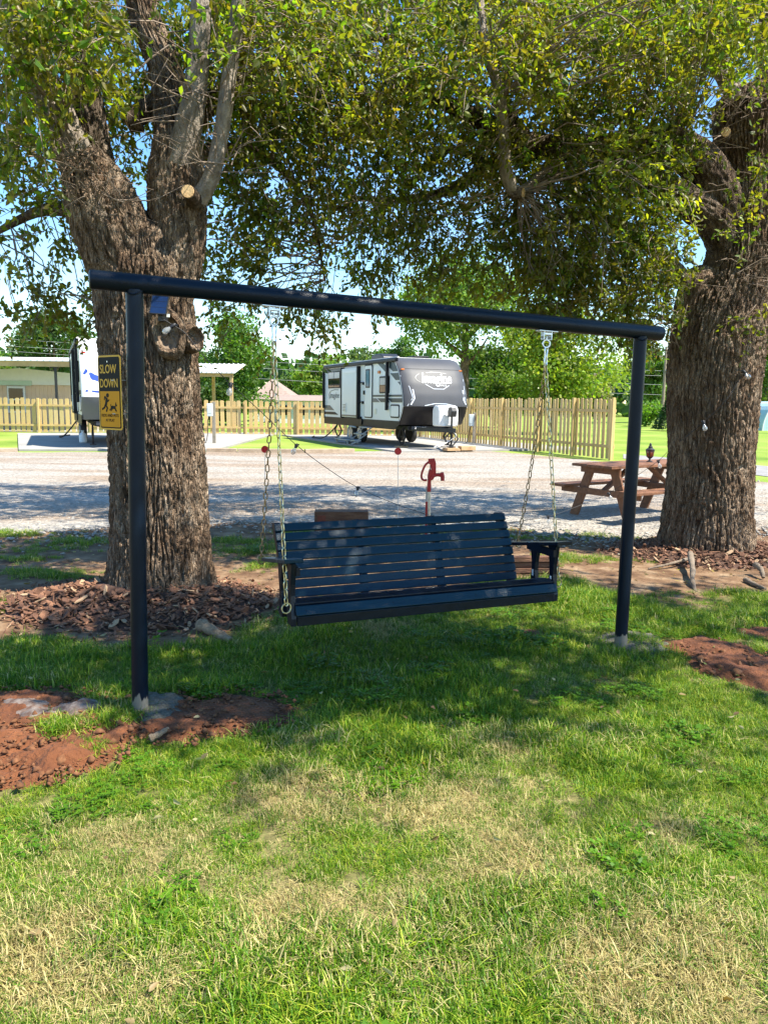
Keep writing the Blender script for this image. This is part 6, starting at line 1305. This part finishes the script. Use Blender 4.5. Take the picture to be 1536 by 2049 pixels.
z = height(pts[:, 0], pts[:, 1]) + np.where(dirt_sd(pts[:, 0], pts[:, 1]) > .05, .022, 0)
me = bpy.data.meshes.new('grass'); me.vertices.add(n); me.vertices.foreach_set('co', np.stack([pts[:, 0], pts[:, 1], z - .003], 1).astype(np.float32).ravel())
dryv = np.clip(pts[:, 2] * .9 + rng.normal(size=n) * .16 + .02, 0, 1); u = rng.random(n); idx = np.where(u < dryv * .55 + .10, 6 + rng.integers(0, 2, n), np.where(u < .35 + dryv * .3, 4 + rng.integers(0, 2, n), rng.integers(0, 4, n)))
idx = np.where((fbm(pts[:, 0] * 3 + 70, pts[:, 1] * 3, 111, 3) > .64) & (rng.random(n) < .28) & (dryv < .4), 8 + rng.integers(0, 2, n), idx)
tall = .72 + .75 * sstep(.35, .75, fbm(pts[:, 0] * 2.0 + 50, pts[:, 1] * 2.0, 97, 4)) * (1 - .5 * dryv)
tone = .82 + .45 * fbm(pts[:, 0] * 4 + 11, pts[:, 1] * 4, 99, 4) + rng.normal(size=n) * .06
for nm, ty, arr in (('idx', 'INT', idx), ('scl', 'FLOAT', pts[:, 3] * tall * rng.uniform(.8, 1.25, n)), ('dry', 'FLOAT', dryv), ('tone', 'FLOAT', tone)):
    a = me.attributes.new(nm, ty, 'POINT'); a.data.foreach_set('value', arr.astype(np.int32 if ty == 'INT' else np.float32))
a = me.attributes.new('rot', 'FLOAT_VECTOR', 'POINT'); a.data.foreach_set('vector', np.stack([rng.normal(size=n) * .12, rng.normal(size=n) * .12, rng.uniform(0, 6.28, n)], 1).astype(np.float32).ravel())
go = bpy.data.objects.new('grass', me); COL.objects.link(go); go['kind'] = 'stuff'; go['label'] = 'near lawn of mixed green and straw coloured grass blades'; me.materials.append(MATS['grass_blade'])
ng = bpy.data.node_groups.new('grass_scatter', 'GeometryNodeTree'); ng.interface.new_socket('Geometry', in_out='INPUT', socket_type='NodeSocketGeometry'); ng.interface.new_socket('Geometry', in_out='OUTPUT', socket_type='NodeSocketGeometry')
gi = ng.nodes.new('NodeGroupInput'); gout = ng.nodes.new('NodeGroupOutput'); ip = ng.nodes.new('GeometryNodeInstanceOnPoints'); ci = ng.nodes.new('GeometryNodeCollectionInfo'); ci.inputs['Collection'].default_value = gc; ci.inputs['Separate Children'].default_value = True; ci.inputs['Reset Children'].default_value = True
def na(nm, ty): x = ng.nodes.new('GeometryNodeInputNamedAttribute'); x.data_type = ty; x.inputs['Name'].default_value = nm; return x.outputs[0]
gl_ = ng.links.new; gl_(gi.outputs[0], ip.inputs['Points']); gl_(ci.outputs[0], ip.inputs['Instance']); ip.inputs['Pick Instance'].default_value = True; gl_(na('idx', 'INT'), ip.inputs['Instance Index']); gl_(na('rot', 'FLOAT_VECTOR'), ip.inputs['Rotation']); gl_(na('scl', 'FLOAT'), ip.inputs['Scale']); gl_(ip.outputs[0], gout.inputs[0])
md = go.modifiers.new('scatter', 'NODES'); md.node_group = ng
k = 260; x, y = ground_samples(k, 1.6, 6.5); an = rng.uniform(0, 6.28, k); ax = np.stack([np.cos(an), np.sin(an), rng.normal(size=k) * .4], 1); ax /= np.linalg.norm(ax, axis=1)[:, None]
pal = np.array([(.34, .24, .12), (.20, .12, .06), (.42, .36, .20), (.13, .17, .04)]); Vv, Fv, Cv = leaf_arrays(np.stack([x, y, .03 + rng.uniform(0, .025, k)], 1), ax, rng.uniform(.02, .045, k), pal[rng.integers(0, 4, k)], .5); o = np_mesh('fallen_leaves', Vv, Fv, 'far_leaf', Cv); o['kind'] = 'stuff'
# fallen leaves and straw litter on the soil
V = []; k = 1500; x, y = ground_samples(k * 3, 4.2, 9.4); ls_ = lawn_sd(x, y); ok = (ls_ < .1) & (mound_h(x, y) < .06); x, y = x[ok][:k], y[ok][:k]; k = len(x); an = rng.uniform(0, 6.28, k); ax = np.stack([np.cos(an), np.sin(an), rng.normal(size=k) * .15], 1); ax /= np.linalg.norm(ax, axis=1)[:, None]
pal = np.array([(.30, .20, .10), (.20, .12, .06), (.38, .30, .17), (.12, .07, .04)]); Vv, Fv, Cv = leaf_arrays(np.stack([x, y, height(x, y) + mound_h(x, y) + .012], 1), ax, rng.uniform(.02, .06, k), pal[rng.integers(0, 4, k)], .35, simple=True); o = np_mesh('leaf_litter', Vv, Fv, 'far_leaf', Cv); o['kind'] = 'stuff'
S.cycles.max_bounces = 6; S.cycles.transparent_max_bounces = 12; S.cycles.use_denoising = True
